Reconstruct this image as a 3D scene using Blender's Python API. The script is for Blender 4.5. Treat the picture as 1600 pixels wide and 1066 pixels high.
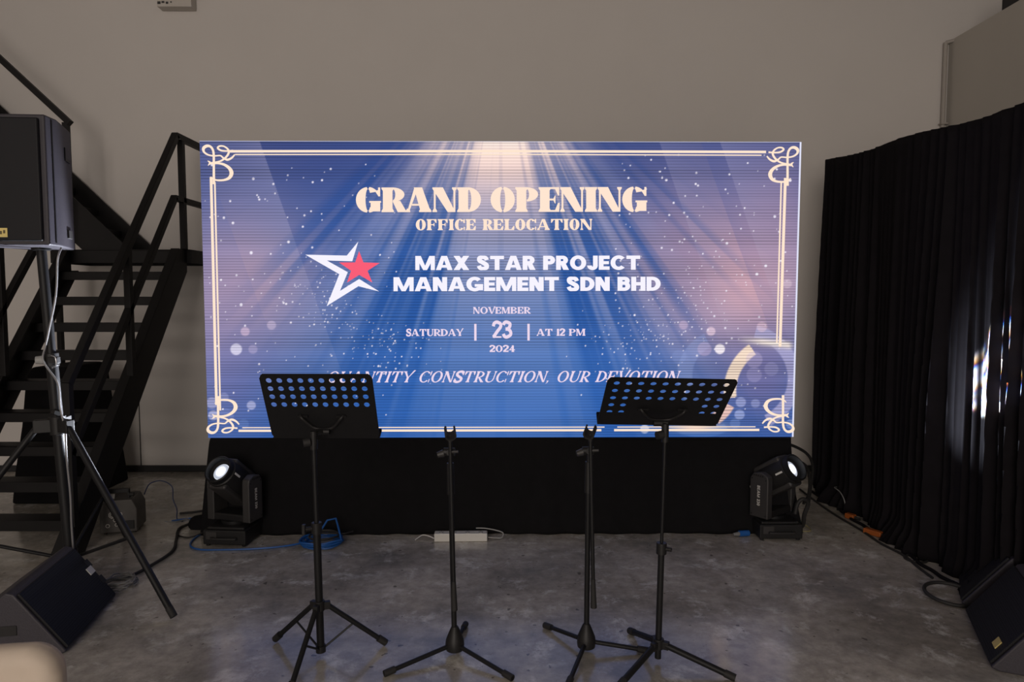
import bpy, bmesh, math, random
import numpy as np
from mathutils import Vector, Matrix, Euler

for o in list(bpy.data.objects):
    bpy.data.objects.remove(o, do_unlink=True)
scene = bpy.context.scene
COL = scene.collection
PI = math.pi
R = math.radians
rnd = random.Random(7)

# ------------------------------------------------------------------ camera
cam_data = bpy.data.cameras.new('camera')
cam_data.sensor_width = 36.0
cam_data.lens = 24.0
cam_data.clip_start = 0.05
cam = bpy.data.objects.new('camera', cam_data)
cam.location = (0, 0, 1.61)
cam.rotation_euler = (R(90 - 3.7), 0, 0)
COL.objects.link(cam)
scene.camera = cam

# ------------------------------------------------------------------ world, lights, exposure
world = bpy.data.worlds.new('world')
scene.world = world
world.use_nodes = True
wb = world.node_tree.nodes['Background']
wb.inputs['Color'].default_value = (1.0, 0.93, 0.86, 1)
wb.inputs['Strength'].default_value = 0.24

def area_light(name, loc, target, sx, sy, power, color):
    d = bpy.data.lights.new(name, 'AREA')
    d.shape = 'RECTANGLE'
    d.size = sx
    d.size_y = sy
    d.energy = power
    d.color = color
    o = bpy.data.objects.new(name, d)
    o.location = loc
    o.rotation_euler = (Vector(target) - Vector(loc)).to_track_quat('-Z', 'Y').to_euler()
    COL.objects.link(o)
    return o

# daylight through the open loading door behind the photographer
area_light('door_daylight', (-1.5, -6.5, 2.6), (-0.2, 5.0, 1.2), 4.5, 4.2, 355, (1.0, 0.885, 0.79))

vs = scene.view_settings
vs.view_transform = 'Standard'
vs.look = 'None'
vs.exposure = 0.0
vs.gamma = 1.0
vs.use_curve_mapping = False

# ------------------------------------------------------------------ materials
def s2l(c):
    return tuple((x / 12.92 if x <= 0.04045 else ((x + 0.055) / 1.055) ** 2.4) for x in c)

def mat(name, rgb, rough=0.5, metal=0.0, var=0.12, scale=30.0, bump=0.0, spec=0.5, sheen=0.0):
    m = bpy.data.materials.new(name)
    m.use_nodes = True
    nt = m.node_tree
    b = nt.nodes['Principled BSDF']
    tc = nt.nodes.new('ShaderNodeTexCoord')
    nz = nt.nodes.new('ShaderNodeTexNoise')
    nz.inputs['Scale'].default_value = scale
    nz.inputs['Detail'].default_value = 4
    nt.links.new(tc.outputs['Object'], nz.inputs['Vector'])
    mx = nt.nodes.new('ShaderNodeMix')
    mx.data_type = 'RGBA'
    mx.inputs['A'].default_value = tuple(x * (1 - var) for x in rgb) + (1,)
    mx.inputs['B'].default_value = tuple(min(1, x * (1 + var)) for x in rgb) + (1,)
    nt.links.new(nz.outputs['Fac'], mx.inputs['Factor'])
    nt.links.new(mx.outputs['Result'], b.inputs['Base Color'])
    b.inputs['Roughness'].default_value = rough
    b.inputs['Metallic'].default_value = metal
    b.inputs['Specular IOR Level'].default_value = spec
    if sheen:
        b.inputs['Sheen Weight'].default_value = sheen
        b.inputs['Sheen Roughness'].default_value = 0.5
    if bump:
        bp = nt.nodes.new('ShaderNodeBump')
        bp.inputs['Strength'].default_value = bump
        bp.inputs['Distance'].default_value = 0.004
        nt.links.new(nz.outputs['Fac'], bp.inputs['Height'])
        nt.links.new(bp.outputs['Normal'], b.inputs['Normal'])
    return m

def emit(name, srgb, strength=1.0):
    m = bpy.data.materials.new(name)
    m.use_nodes = True
    nt = m.node_tree
    nt.nodes.remove(nt.nodes['Principled BSDF'])
    e = nt.nodes.new('ShaderNodeEmission')
    e.inputs['Color'].default_value = s2l(srgb) + (1,)
    e.inputs['Strength'].default_value = strength
    nt.links.new(e.outputs['Emission'], nt.nodes['Material Output'].inputs['Surface'])
    return m

def concrete():
    m = bpy.data.materials.new('polished_concrete')
    m.use_nodes = True
    nt = m.node_tree
    N, L = nt.nodes.new, nt.links.new
    b = nt.nodes['Principled BSDF']
    tc = N('ShaderNodeTexCoord')
    def noise(scale, detail=6, rough=0.6, dist=0.0):
        n = N('ShaderNodeTexNoise')
        n.inputs['Scale'].default_value = scale
        n.inputs['Detail'].default_value = detail
        n.inputs['Roughness'].default_value = rough
        n.inputs['Distortion'].default_value = dist
        L(tc.outputs['Object'], n.inputs['Vector'])
        return n
    def ramp(src, p0, c0, p1, c1):
        r = N('ShaderNodeValToRGB')
        r.color_ramp.elements[0].position = p0
        r.color_ramp.elements[0].color = c0 + (1,)
        r.color_ramp.elements[1].position = p1
        r.color_ramp.elements[1].color = c1 + (1,)
        L(src.outputs['Fac'], r.inputs['Fac'])
        return r
    def mix(fac, a, bb):
        x = N('ShaderNodeMix')
        x.data_type = 'RGBA'
        L(fac, x.inputs['Factor'])
        for s, v in (('A', a), ('B', bb)):
            if isinstance(v, tuple):
                x.inputs[s].default_value = v + (1,)
            else:
                L(v, x.inputs[s])
        return x.outputs['Result']
    base = ramp(noise(1.1, 7, 0.62, 0.4), 0.35, (0.28, 0.255, 0.22), 0.65, (0.54, 0.50, 0.445))
    fine = ramp(noise(14, 8, 0.7), 0.33, (0.72, 0.72, 0.72), 0.7, (1.22, 1.22, 1.22))
    mul = N('ShaderNodeMix')
    mul.data_type = 'RGBA'
    mul.blend_type = 'MULTIPLY'
    mul.inputs['Factor'].default_value = 1.0
    L(base.outputs['Color'], mul.inputs['A'])
    L(fine.outputs['Color'], mul.inputs['B'])
    flakes = ramp(noise(4.6, 10, 0.74, 0.25), 0.54, (0, 0, 0), 0.66, (0.9, 0.9, 0.9))
    c1 = mix(flakes.outputs['Color'], mul.outputs['Result'], (0.74, 0.72, 0.68))
    dark = ramp(noise(2.0, 8, 0.64, 0.2), 0.50, (0, 0, 0), 0.70, (0.70, 0.70, 0.70))
    c2 = mix(dark.outputs['Color'], c1, (0.15, 0.15, 0.148))
    spots = ramp(noise(22, 2, 0.4), 0.70, (0, 0, 0), 0.74, (0.7, 0.7, 0.7))
    c3 = mix(spots.outputs['Color'], c2, (0.06, 0.055, 0.05))
    L(c3, b.inputs['Base Color'])
    rr = ramp(noise(1.7, 6, 0.6), 0.3, (0.11, 0.11, 0.11), 0.72, (0.24, 0.24, 0.24))
    L(rr.outputs['Color'], b.inputs['Roughness'])
    b.inputs['Specular IOR Level'].default_value = 0.75
    bp = N('ShaderNodeBump')
    bp.inputs['Strength'].default_value = 0.08
    bp.inputs['Distance'].default_value = 0.01
    L(noise(6, 5, 0.6).outputs['Fac'], bp.inputs['Height'])
    L(bp.outputs['Normal'], b.inputs['Normal'])
    return m

def grille_material():
    """black perforated steel: dark round holes in a hexagonal-ish lattice"""
    m = bpy.data.materials.new('perforated_grille')
    m.use_nodes = True
    nt = m.node_tree
    N, L = nt.nodes.new, nt.links.new
    b = nt.nodes['Principled BSDF']
    tc = N('ShaderNodeTexCoord')
    v = N('ShaderNodeTexVoronoi')
    v.inputs['Scale'].default_value = 130
    v.inputs['Randomness'].default_value = 0.0
    L(tc.outputs['Object'], v.inputs['Vector'])
    r = N('ShaderNodeValToRGB')
    r.color_ramp.elements[0].position = 0.36
    r.color_ramp.elements[0].color = (0.0015, 0.0015, 0.002, 1)
    r.color_ramp.elements[1].position = 0.46
    r.color_ramp.elements[1].color = (0.012, 0.012, 0.015, 1)
    L(v.outputs['Distance'], r.inputs['Fac'])
    L(r.outputs['Color'], b.inputs['Base Color'])
    b.inputs['Roughness'].default_value = 0.55
    b.inputs['Specular IOR Level'].default_value = 0.25
    return m

M = {}
M['wall'] = mat('painted_plaster', (0.62, 0.588, 0.562), 0.85, var=0.03, scale=2.5, bump=0.03)
M['partition'] = mat('partition_board', (0.46, 0.43, 0.39), 0.8, var=0.03, scale=3)
M['ceiling'] = mat('ceiling_paint', (0.3, 0.29, 0.28), 0.9)
M['floor'] = concrete()
M['skirting'] = mat('black_skirting', (0.015, 0.015, 0.016), 0.6)
M['steel'] = mat('black_painted_steel', (0.0075, 0.0068, 0.0072), 0.55, var=0.25, scale=12, spec=0.3)
M['black'] = mat('black_powder_coat', (0.0085, 0.0085, 0.0095), 0.5, var=0.2, scale=40, spec=0.3)
M['rubber'] = mat('black_rubber', (0.014, 0.013, 0.013), 0.7, var=0.2)
M['plastic'] = mat('dark_plastic', (0.012, 0.0115, 0.012), 0.5, var=0.15, spec=0.35)
M['cabinet'] = mat('textured_black_cabinet', (0.036, 0.032, 0.041), 0.55, var=0.25, scale=160, bump=0.25)
M['grille'] = grille_material()
M['chrome'] = mat('worn_chrome', (0.5, 0.5, 0.52), 0.25, metal=1.0)
M['gold'] = mat('gold_badge', (0.75, 0.60, 0.22), 0.4, metal=0.2)
M['badge_dark'] = mat('badge_engraving', (0.12, 0.09, 0.03), 0.5)
M['white_plastic'] = mat('white_plastic', (0.62, 0.61, 0.58), 0.4, var=0.05)
M['box_grey'] = mat('effects_box_grey', (0.07, 0.064, 0.06), 0.5, var=0.15)
M['label'] = mat('white_label', (0.65, 0.64, 0.6), 0.6, var=0.1)
M['grey_label'] = mat('grey_label', (0.33, 0.33, 0.32), 0.6, var=0.1)
M['grey_metal'] = mat('dark_grey_metal', (0.032, 0.030, 0.030), 0.5, var=0.15)
M['cloth'] = mat('black_cloth', (0.0065, 0.0062, 0.007), 0.9, var=0.3, scale=18, bump=0.15, spec=0.15)
M['velvet'] = mat('black_velvet', (0.009, 0.0078, 0.0095), 0.85, var=0.3, scale=14, spec=0.08)
M['blue'] = mat('blue_cable_jacket', (0.012, 0.09, 0.32), 0.4)
M['navy'] = mat('dark_blue_jacket', (0.02, 0.03, 0.09), 0.45)
M['yellow'] = mat('yellow_green_wire', (0.35, 0.3, 0.12), 0.5)
M['orange'] = mat('orange_plastic', (0.3, 0.075, 0.012), 0.5)
M['grey_cable'] = mat('grey_cable_jacket', (0.16, 0.16, 0.16), 0.5)
M['silver_cable'] = mat('pale_grey_cable_jacket', (0.2, 0.195, 0.2), 0.35)
M['cream'] = mat('cream_upholstery', (0.56, 0.47, 0.385), 0.75, var=0.12, scale=9, bump=0.2)
M['wood'] = mat('dark_chair_leg', (0.04, 0.03, 0.025), 0.5)
M['conduit'] = mat('grey_conduit', (0.36, 0.33, 0.30), 0.6, var=0.05)
M['box'] = mat('off_white_box', (0.52, 0.48, 0.44), 0.6, var=0.04)
M['housing'] = mat('screen_housing', (0.02, 0.02, 0.022), 0.5)

# ------------------------------------------------------------------ mesh builder
class MB:
    def __init__(s):
        s.v = []
        s.f = []
    def add(s, vs, fs):
        o = len(s.v)
        s.v += [tuple(p) for p in vs]
        s.f += [tuple(i + o for i in f) for f in fs]
        return s
    def box(s, c, d, rot=None):
        mt = Matrix.Translation(Vector(c)) @ (Euler(rot).to_matrix().to_4x4() if rot else Matrix.Identity(4))
        return s.boxm(d, mt)
    def boxm(s, d, mt):
        x, y, z = d[0] / 2, d[1] / 2, d[2] / 2
        vs = [mt @ Vector(p) for p in ((-x, -y, -z), (x, -y, -z), (x, y, -z), (-x, y, -z), (-x, -y, z), (x, -y, z), (x, y, z), (-x, y, z))]
        return s.add(vs, [(0, 3, 2, 1), (4, 5, 6, 7), (0, 1, 5, 4), (1, 2, 6, 5), (2, 3, 7, 6), (3, 0, 4, 7)])
    def cyl(s, p0, p1, r0, r1=None, n=16):
        if r1 is None: r1 = r0
        p0, p1 = Vector(p0), Vector(p1)
        q = (p1 - p0).to_track_quat('Z', 'Y')
        vs = []
        for p, r in ((p0, r0), (p1, r1)):
            for k in range(n):
                a = 2 * PI * k / n
                vs.append(p + q @ Vector((r * math.cos(a), r * math.sin(a), 0)))
        fs = [(k, (k + 1) % n, n + (k + 1) % n, n + k) for k in range(n)]
        fs += [tuple(reversed(range(n))), tuple(range(n, 2 * n))]
        return s.add(vs, fs)
    def tube(s, pts, r, n=8, closed=False):
        P = [Vector(p) for p in pts]
        m = len(P)
        vs = []
        up = Vector((0, 0, 1))
        prev = None
        for i in range(m):
            if closed:
                t = P[(i + 1) % m] - P[i - 1]
            else:
                t = P[min(i + 1, m - 1)] - P[max(i - 1, 0)]
            if t.length < 1e-9: t = Vector((1, 0, 0))
            t.normalize()
            a = prev if prev is not None else (up if abs(t.z) < 0.9 else Vector((1, 0, 0)))
            b = t.cross(a)
            if b.length < 1e-6: b = t.cross(Vector((0, 1, 0)))
            b.normalize()
            a = b.cross(t).normalized()
            prev = a
            rr = r[i] if isinstance(r, (list, tuple)) else r
            for k in range(n):
                g = 2 * PI * k / n
                vs.append(P[i] + a * (rr * math.cos(g)) + b * (rr * math.sin(g)))
        fs = []
        for i in range(m if closed else m - 1):
            j = (i + 1) % m
            for k in range(n):
                fs.append((i * n + k, j * n + k, j * n + (k + 1) % n, i * n + (k + 1) % n))
        if not closed:
            fs += [tuple(range(n)), tuple(reversed(range((m - 1) * n, m * n)))]
        return s.add(vs, fs)
    def lathe(s, prof, mt=None, n=24, caps=True):
        mt = mt or Matrix.Identity(4)
        vs = []
        for r, z in prof:
            for k in range(n):
                a = 2 * PI * k / n
                vs.append(mt @ Vector((r * math.cos(a), r * math.sin(a), z)))
        m = len(prof)
        fs = []
        for i in range(m - 1):
            for k in range(n):
                fs.append((i * n + k, i * n + (k + 1) % n, (i + 1) * n + (k + 1) % n, (i + 1) * n + k))
        if caps: fs += [tuple(reversed(range(n))), tuple(range((m - 1) * n, m * n))]
        return s.add(vs, fs)
    def prism(s, poly, mt, depth):
        """polygon in local xy, extruded along local z from 0 to depth"""
        n = len(poly)
        vs = [mt @ Vector((x, y, 0)) for x, y in poly] + [mt @ Vector((x, y, depth)) for x, y in poly]
        fs = [(k, (k + 1) % n, n + (k + 1) % n, n + k) for k in range(n)]
        fs += [tuple(reversed(range(n))), tuple(range(n, 2 * n))]
        return s.add(vs, fs)
    def build(s, name, m, parent=None, bevel=0.0, smooth=True, loc=None, segs=2):
        me = bpy.data.meshes.new(name)
        me.from_pydata(s.v, [], s.f)
        bm = bmesh.new()
        bm.from_mesh(me)
        bmesh.ops.recalc_face_normals(bm, faces=bm.faces)
        bm.to_mesh(me)
        bm.free()
        me.materials.append(m)
        if smooth:
            me.shade_smooth()
            me.set_sharp_from_angle(angle=R(38))
        o = bpy.data.objects.new(name, me)
        COL.objects.link(o)
        if parent: o.parent = parent
        if loc: o.location = loc
        if bevel:
            md = o.modifiers.new('bevel', 'BEVEL')
            md.width = bevel
            md.segments = segs
            md.limit_method = 'ANGLE'
            md.angle_limit = R(40)
            md.harden_normals = True
        return o

def empty(name, label, cat, loc=(0, 0, 0), rz=0.0, group=None):
    o = bpy.data.objects.new(name, None)
    o.empty_display_size = 0.1
    o.location = loc
    o.rotation_euler = (0, 0, rz)
    COL.objects.link(o)
    return tag(o, label, cat, group)

def tag(o, label, cat, group=None):
    o['label'] = label
    o['category'] = cat
    if group: o['group'] = group
    return o

def structure(o):
    o['kind'] = 'structure'
    return o

def plabel(o, label):
    o['label'] = label
    return o

def spline(pts, n=8, closed=False):
    P = [Vector(p) for p in pts]
    m = len(P)
    out = []
    for i in range(m if closed else m - 1):
        if closed:
            a, b, c, d = P[i - 1], P[i], P[(i + 1) % m], P[(i + 2) % m]
        else:
            a, b, c, d = P[max(i - 1, 0)], P[i], P[i + 1], P[min(i + 2, m - 1)]
        for k in range(n):
            t = k / n
            out.append(0.5 * ((2 * b) + (c - a) * t + (2 * a - 5 * b + 4 * c - d) * t * t + (3 * b - a - 3 * c + d) * t ** 3))
    if not closed: out.append(P[-1])
    return out

def fit2d(vs, x0, x1, y0, y1):
    a = np.array(vs)
    mn, mx = a.min(0), a.max(0)
    a = (a - mn) / (mx - mn) * np.array([x1 - x0, y1 - y0]) + np.array([x0, y0])
    return [tuple(p) for p in a]

# ================================================================== SETTING
def slab(name, c, d, m):
    return structure(MB().box(c, d).build(name, m, smooth=False))
slab('floor', (0.5, 0.5, -0.05), (15, 15, 0.1), M['floor'])
slab('wall_back', (0.5, 6.34, 3.2), (15, 0.2, 6.6), M['wall'])
slab('wall_left', (-6.1, 0.5, 3.2), (0.2, 11.6, 6.6), M['wall'])
slab('wall_right', (3.97, 0.5, 1.94), (0.16, 11.46, 3.88), M['partition'])
slab('wall_outer', (8.1, 0.5, 3.2), (0.2, 11.6, 6.6), M['wall'])
slab('ceiling', (0.5, 0.5, 6.55), (15, 12, 0.1), M['ceiling'])
bb = MB()
bb.box((-1.1, 6.215, 0.028), (9.7, 0.03, 0.056))
structure(bb.build('baseboard_back', M['skirting'], bevel=0.006))
# panel joint in the lower back wall and the corner conduit with its bracket
structure(MB().box((-3.435, 6.236, 0.42), (0.006, 0.008, 0.84)).build('trim_1', M['grey_metal'], smooth=False))
tr = MB()
tr.cyl((3.845, 6.21, 0.0), (3.845, 6.21, 3.86), 0.018, n=12)
tr.box((3.845, 6.20, 3.15), (0.06, 0.05, 0.012))
tr.cyl((3.845, 6.21, 3.86), (3.98, 6.12, 3.875), 0.016, n=10)
structure(tr.build('trim_2', M['conduit']))

# ================================================================== LED SCREEN
SW, SH = 4.006, 1.993
led = empty('led_screen', 'large lit LED screen announcing a grand opening above the black skirt', 'screen', (-0.069, 4.62, 0.650), 0.0085)

def S(u, v):
    """artwork coordinates (measured on a 1600-wide picture of the screen) -> metres on the screen face"""
    l = 314.0 + (v - 218) / 466 * 10.8
    r = 1251.7 - (v - 222) / 462 * 11.7
    return ((u - l) / (r - l) * SW - SW / 2, (684 - v) / (465.5 - 3.5 * (u - 314) / 937) * SH)

hb = MB()
for i in range(8):
    for j in range(4):
        hb.box((-SW / 2 + SW / 8 * (i + 0.5), 0.044, SH / 4 * (j + 0.5)), (SW / 8 - 0.002, 0.08, SH / 4 - 0.002))
hb.build('cabinet_housing', M['housing'], led, bevel=0.002)

def paint(U, V):
    """the picture on the screen, display-referred RGB 0..1"""
    rs = np.random.RandomState(3)
    def g(cu, cv, su, sv):
        return np.exp(-((U - cu) / su) ** 2 - ((V - cv) / sv) ** 2)
    def c(r, gg, b):
        return np.array([r, gg, b]) / 255.0
    img = np.ones(U.shape + (3,)) * c(34, 86, 168)
    def mixin(w, col):
        w = np.clip(w, 0, 1)[..., None]
        img[:] = img * (1 - w) + col * w
    def sm(x, n=4000, sc=1.0, seed=0):
        q = np.random.RandomState(seed).rand(n)
        x = x * sc
        i = np.floor(x).astype(int)
        f = x - i
        f = f * f * (3 - 2 * f)
        return q[i % n] * (1 - f) + q[(i + 1) % n] * f
    # muted violet-blue toward the top and both sides
    mixin(0.75 * np.clip((470 - V) / 230, 0, 1) + 0.22, c(60, 73, 128))
    mixin(0.9 * g(790, 580, 330, 150), c(40, 98, 182))
    mixin(0.35 * g(790, 480, 260, 200), c(40, 96, 180))
    # pink clouds
    mixin(0.92 * g(385, 440, 130, 130), c(176, 148, 170))
    mixin(0.65 * g(330, 500, 70, 150), c(168, 146, 176))
    mixin(0.97 * g(1170, 440, 140, 140), c(226, 176, 182))
    mixin(0.65 * g(1050, 390, 100, 120), c(160, 132, 158))
    mixin(0.55 * g(1215, 340, 70, 100), c(158, 130, 158))
    # diagonal translucent bands
    def band(u0, v0, u1, v1, u2, side, amt, fade, col=c(190, 180, 205)):
        d = (U - (u0 + (V - v0) * (u1 - u0) / (v1 - v0))) * side
        w = (d > 0) * np.exp(-np.clip(d, 0, None) / fade) * amt * np.clip(1 - (V - 218) / 520, 0, 1)
        mixin(w, col)
    band(406, 218, 505, 500, 0, -1, 0.34, 110)
    band(320, 240, 415, 500, 0, -1, 0.16, 60, c(80, 100, 170))
    band(1030, 223, 1110, 450, 0, 1, 0.22, 90)
    band(1095, 223, 1190, 480, 0, 1, 0.26, 90, c(70, 85, 150))
    band(1125, 223, 1215, 480, 0, 1, 0.24, 90)
    # rays from the top
    ax, ay = 782.0, 50.0
    th = np.arctan2(U - ax, V - ay)
    rad = np.hypot(U - ax, V - ay)
    n1 = 0.50 * sm(th + 4, sc=15, seed=41) + 0.32 * sm(th + 4, sc=36, seed=6) + 0.18 * sm(th + 4, sc=85, seed=8)
    n1 = np.clip((n1 - 0.24) / 0.42, 0, 1)
    env = np.exp(-(np.abs(th) / 0.60) ** 5)
    fall = np.exp(-np.clip(rad - 200, 0, None) / 180.0)
    mixin(env * fall * (0.50 + 0.50 * n1), c(244, 208, 200))
    mixin(env * np.exp(-np.clip(rad - 170, 0, None) / 50.0) * (0.25 + 0.35 * n1), c(255, 242, 232))
    mixin(np.exp(-(np.abs(th) / 0.75) ** 6) * np.clip(n1 - 0.15, 0, 1) * 0.55 * np.exp(-np.clip(rad - 300, 0, None) / 200.0) * np.clip((rad - 220) / 120, 0, 1), c(158, 164, 206))
    mixin(np.exp(-(np.abs(th) / 0.8) ** 6) * np.clip(0.5 - n1, 0, 1) * 1.2 * np.exp(-((rad - 400) / 150.0) ** 2), c(26, 74, 152))
    mixin(0.75 * g(1190, 590, 62, 75), c(114, 108, 158))
    mixin(0.5 * g(360, 600, 60, 70), c(104, 108, 165))
    # ring ribbons at the lower right
    def ring(cu, cv, r0, r1, a0, a1, col, amt, ecc=1.0):
        rr = np.hypot((U - cu) * ecc, V - cv)
        an = np.degrees(np.arctan2(-(V - cv), U - cu)) % 360
        s_ = ((an - a0) % 360) <= ((a1 - a0) % 360)
        t_ = np.clip((rr - r0) / 2.5, 0, 1) * np.clip((r1 - rr) / 2.5, 0, 1)
        mixin(t_ * s_ * amt, col)
    ring(1160, 590, 66, 88, 300, 75, c(176, 172, 214), 0.8, 0.95)
    ring(1130, 585, 48, 74, 115, 215, c(150, 165, 215), 0.40)
    ring(1220, 610, 69, 91, 124, 188, c(255, 228, 205), 0.95)
    ring(1085, 605, 48, 70, 303, 333, c(250, 205, 190), 0.9)
    ring(1095, 600, 70, 86, 230, 300, c(90, 135, 210), 0.4)
    w = np.exp(-((V - (533 + (U - 1200) * 0.12)) / 6.0) ** 2) * np.clip((U - 1150) / 40, 0, 1) * np.clip((1242 - U) / 10, 0, 1)
    mixin(0.95 * w, c(255, 240, 230))
    w = np.exp(-((V - 668 - ((U - 1080) / 70.0) ** 2 * 0) / 7.0) ** 2) * np.exp(-((U - 1085) / 38.0) ** 2)
    mixin(0.95 * w, c(255, 214, 190))
    # soft bokeh
    for bu, bv, br, ba, col in ((369, 543, 10, .75, (235, 230, 250)), (383, 515, 8, .6, (225, 195, 220)), (424, 505, 8, .45, (225, 205, 230)),
                                (395, 543, 8, .4, (200, 185, 220)), (392, 632, 8, .65, (200, 200, 235)), (331, 628, 10, .5, (205, 200, 235)),
                                (333, 648, 9, .6, (215, 210, 240)), (350, 619, 8, .35, (190, 190, 230)), (380, 662, 9, .3, (120, 150, 210)),
                                (352, 650, 14, .3, (150, 160, 215)), (1124, 543, 9, .9, (255, 245, 250)), (1110, 515, 8, .65, (245, 215, 230)),
                                (1067, 505, 8, .45, (225, 195, 220)), (1100, 543, 12, .35, (220, 190, 220)), (1190, 508, 9, .5, (240, 205, 220)),
                                (1157, 628, 9, .6, (185, 190, 235)), (1180, 630, 8, .45, (180, 185, 230)), (1155, 648, 9, .6, (185, 195, 240)),
                                (1006, 671, 8, .7, (225, 225, 245)), (1178, 560, 14, .35, (200, 185, 220)), (1178, 584, 13, .3, (190, 180, 220)),
                                (1236, 663, 9, .45, (170, 185, 235)), (1148, 662, 9, .35, (140, 165, 220)), (1205, 575, 12, .25, (190, 185, 225)),
                                (1060, 555, 12, .22, (140, 160, 215)), (420, 600, 14, .22, (140, 160, 215)), (1230, 440, 8, .35, (235, 215, 225))):
        mixin(ba * np.clip((br - np.hypot(U - bu, V - bv)) / 2.0, 0, 1), c(*col))
    # sparkles
    du, dv = U[0, 1] - U[0, 0], V[0, 0] - V[1, 0]
    def dot(u, v, r, amt=1.0):
        i0 = int((u - 330) / du); j0 = int((684 - v) / dv)
        a, b_ = max(0, j0 - 8), min(V.shape[0], j0 + 9)
        e, f_ = max(0, i0 - 40), min(V.shape[1], i0 + 60)
        if b_ <= a or f_ <= e: return
        d = np.hypot(U[a:b_, e:f_] - u, V[a:b_, e:f_] - v)
        w = (np.clip((r + 0.55 - d) / 0.9, 0, 1) * amt)[..., None]
        img[a:b_, e:f_] = img[a:b_, e:f_] * (1 - w) + c(240, 234, 250) * w
    for k in range(150): dot(rnd.uniform(322, 620), rnd.uniform(250, 660), rnd.choice((0.6, 0.7, 0.9, 1.2, 1.5)))
    for k in range(150): dot(rnd.uniform(960, 1238), rnd.uniform(240, 640), rnd.choice((0.6, 0.7, 0.9, 1.2, 1.5)))
    for k in range(170):
        a_ = rnd.uniform(0, 1)
        dot(470 + 190 * a_ + rnd.gauss(0, 26), min(440 + 130 * a_ ** 0.8 + rnd.gauss(0, 26), 664), rnd.choice((0.4, 0.6, 0.7, 1.0)))
    for k in range(170):
        a_ = rnd.uniform(0, 1)
        dot(1110 - 180 * a_ + rnd.gauss(0, 30), min(440 + 120 * a_ ** 0.8 + rnd.gauss(0, 26), 664), rnd.choice((0.4, 0.6, 0.7, 1.0)))
    for u, v, r in ((397, 278, 1.9), (428, 286, 1.5), (393, 392, 2.3), (351, 338, 1.8), (365, 346, 1.9), (377, 473, 2.2), (517, 263, 1.5), (489, 283, 1.5),
                    (451, 375, 2.0), (1040, 279, 1.8), (1086, 285, 1.5), (1135, 377, 1.9), (1234, 279, 2.3), (1210, 335, 2.0), (1182, 425, 2.1), (1196, 412, 2.0)):
        dot(u, v, r)
    # row flicker of the panel: irregular dark scan lines, stronger over the pink parts
    row = (684 - V)
    ph = row * 2 * PI / 4.4 + 5.0 * sm(row, sc=0.06, seed=21)
    amp = 0.35 + 0.65 * sm(row, sc=0.11, seed=22)
    lines = np.clip(0.5 + 0.75 * np.cos(ph), 0, 1) * amp
    wob = 0.55 + 0.9 * sm(U * 0.006 + V * 0.011 + 40, seed=31)
    lum = img.mean(-1)
    img *= (1.0 - 0.34 * lines * wob * np.clip(0.45 + lum * 0.75, 0, 1))[..., None]
    img *= 1.05
    # bright rim
    ed = (V < 220.5) | (U > 1248.8 - (V - 222) * 0.0253)
    img[ed] = c(226, 228, 250)
    return np.clip(img, 0, 1)

NX, NY = 900, 450
gx = np.linspace(-SW / 2, SW / 2, NX + 1)
gz = np.linspace(0, SH, NY + 1)
GX, GZ = np.meshgrid(gx, gz)
VV = 684 - GZ / SH * 463.7
LL = 314.0 + (VV - 218) / 466 * 10.8
RR = 1251.7 - (VV - 222) / 462 * 11.7
UU = LL + (GX + SW / 2) / SW * (RR - LL)
lin = paint(UU, VV)
lin = np.where(lin <= 0.04045, lin / 12.92, ((lin + 0.055) / 1.055) ** 2.4)
nv = (NX + 1) * (NY + 1)
me = bpy.data.meshes.new('display')
co = np.zeros((nv, 3), dtype=np.float32)
co[:, 0] = GX.ravel()
co[:, 2] = GZ.ravel()
idx = np.arange(nv).reshape(NY + 1, NX + 1)
quads = np.stack([idx[:-1, :-1], idx[:-1, 1:], idx[1:, 1:], idx[1:, :-1]], -1).reshape(-1, 4).astype(np.int32)
me.vertices.add(nv)
me.vertices.foreach_set('co', co.ravel())
me.loops.add(quads.size)
me.loops.foreach_set('vertex_index', quads.ravel())
me.polygons.add(len(quads))
me.polygons.foreach_set('loop_start', np.arange(0, quads.size, 4, dtype=np.int32))
me.update(calc_edges=True)
at = me.color_attributes.new('picture', 'FLOAT_COLOR', 'POINT')
rgba = np.ones((nv, 4), dtype=np.float32)
rgba[:, :3] = lin.reshape(-1, 3)
at.data.foreach_set('color', rgba.ravel())
dm = bpy.data.materials.new('led_picture')
dm.use_nodes = True
nt = dm.node_tree
nt.nodes.remove(nt.nodes['Principled BSDF'])
an = nt.nodes.new('ShaderNodeAttribute')
an.attribute_name = 'picture'
en = nt.nodes.new('ShaderNodeEmission')
nt.links.new(an.outputs['Color'], en.inputs['Color'])
nt.links.new(en.outputs['Emission'], nt.nodes['Material Output'].inputs['Surface'])
me.materials.append(dm)
display = bpy.data.objects.new('display', me)
COL.objects.link(display)
display.parent = led
plabel(display, 'glowing blue and pink picture face')

E_white = emit('lit_white', (0.97, 0.955, 1.0))
E_cream = emit('lit_cream', (1.0, 0.90, 0.82))
E_gold = emit('lit_gold', (1.0, 0.905, 0.815))
E_pink = emit('lit_pink_white', (0.93, 0.85, 0.93))
E_red = emit('lit_red', (0.98, 0.37, 0.47))

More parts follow.
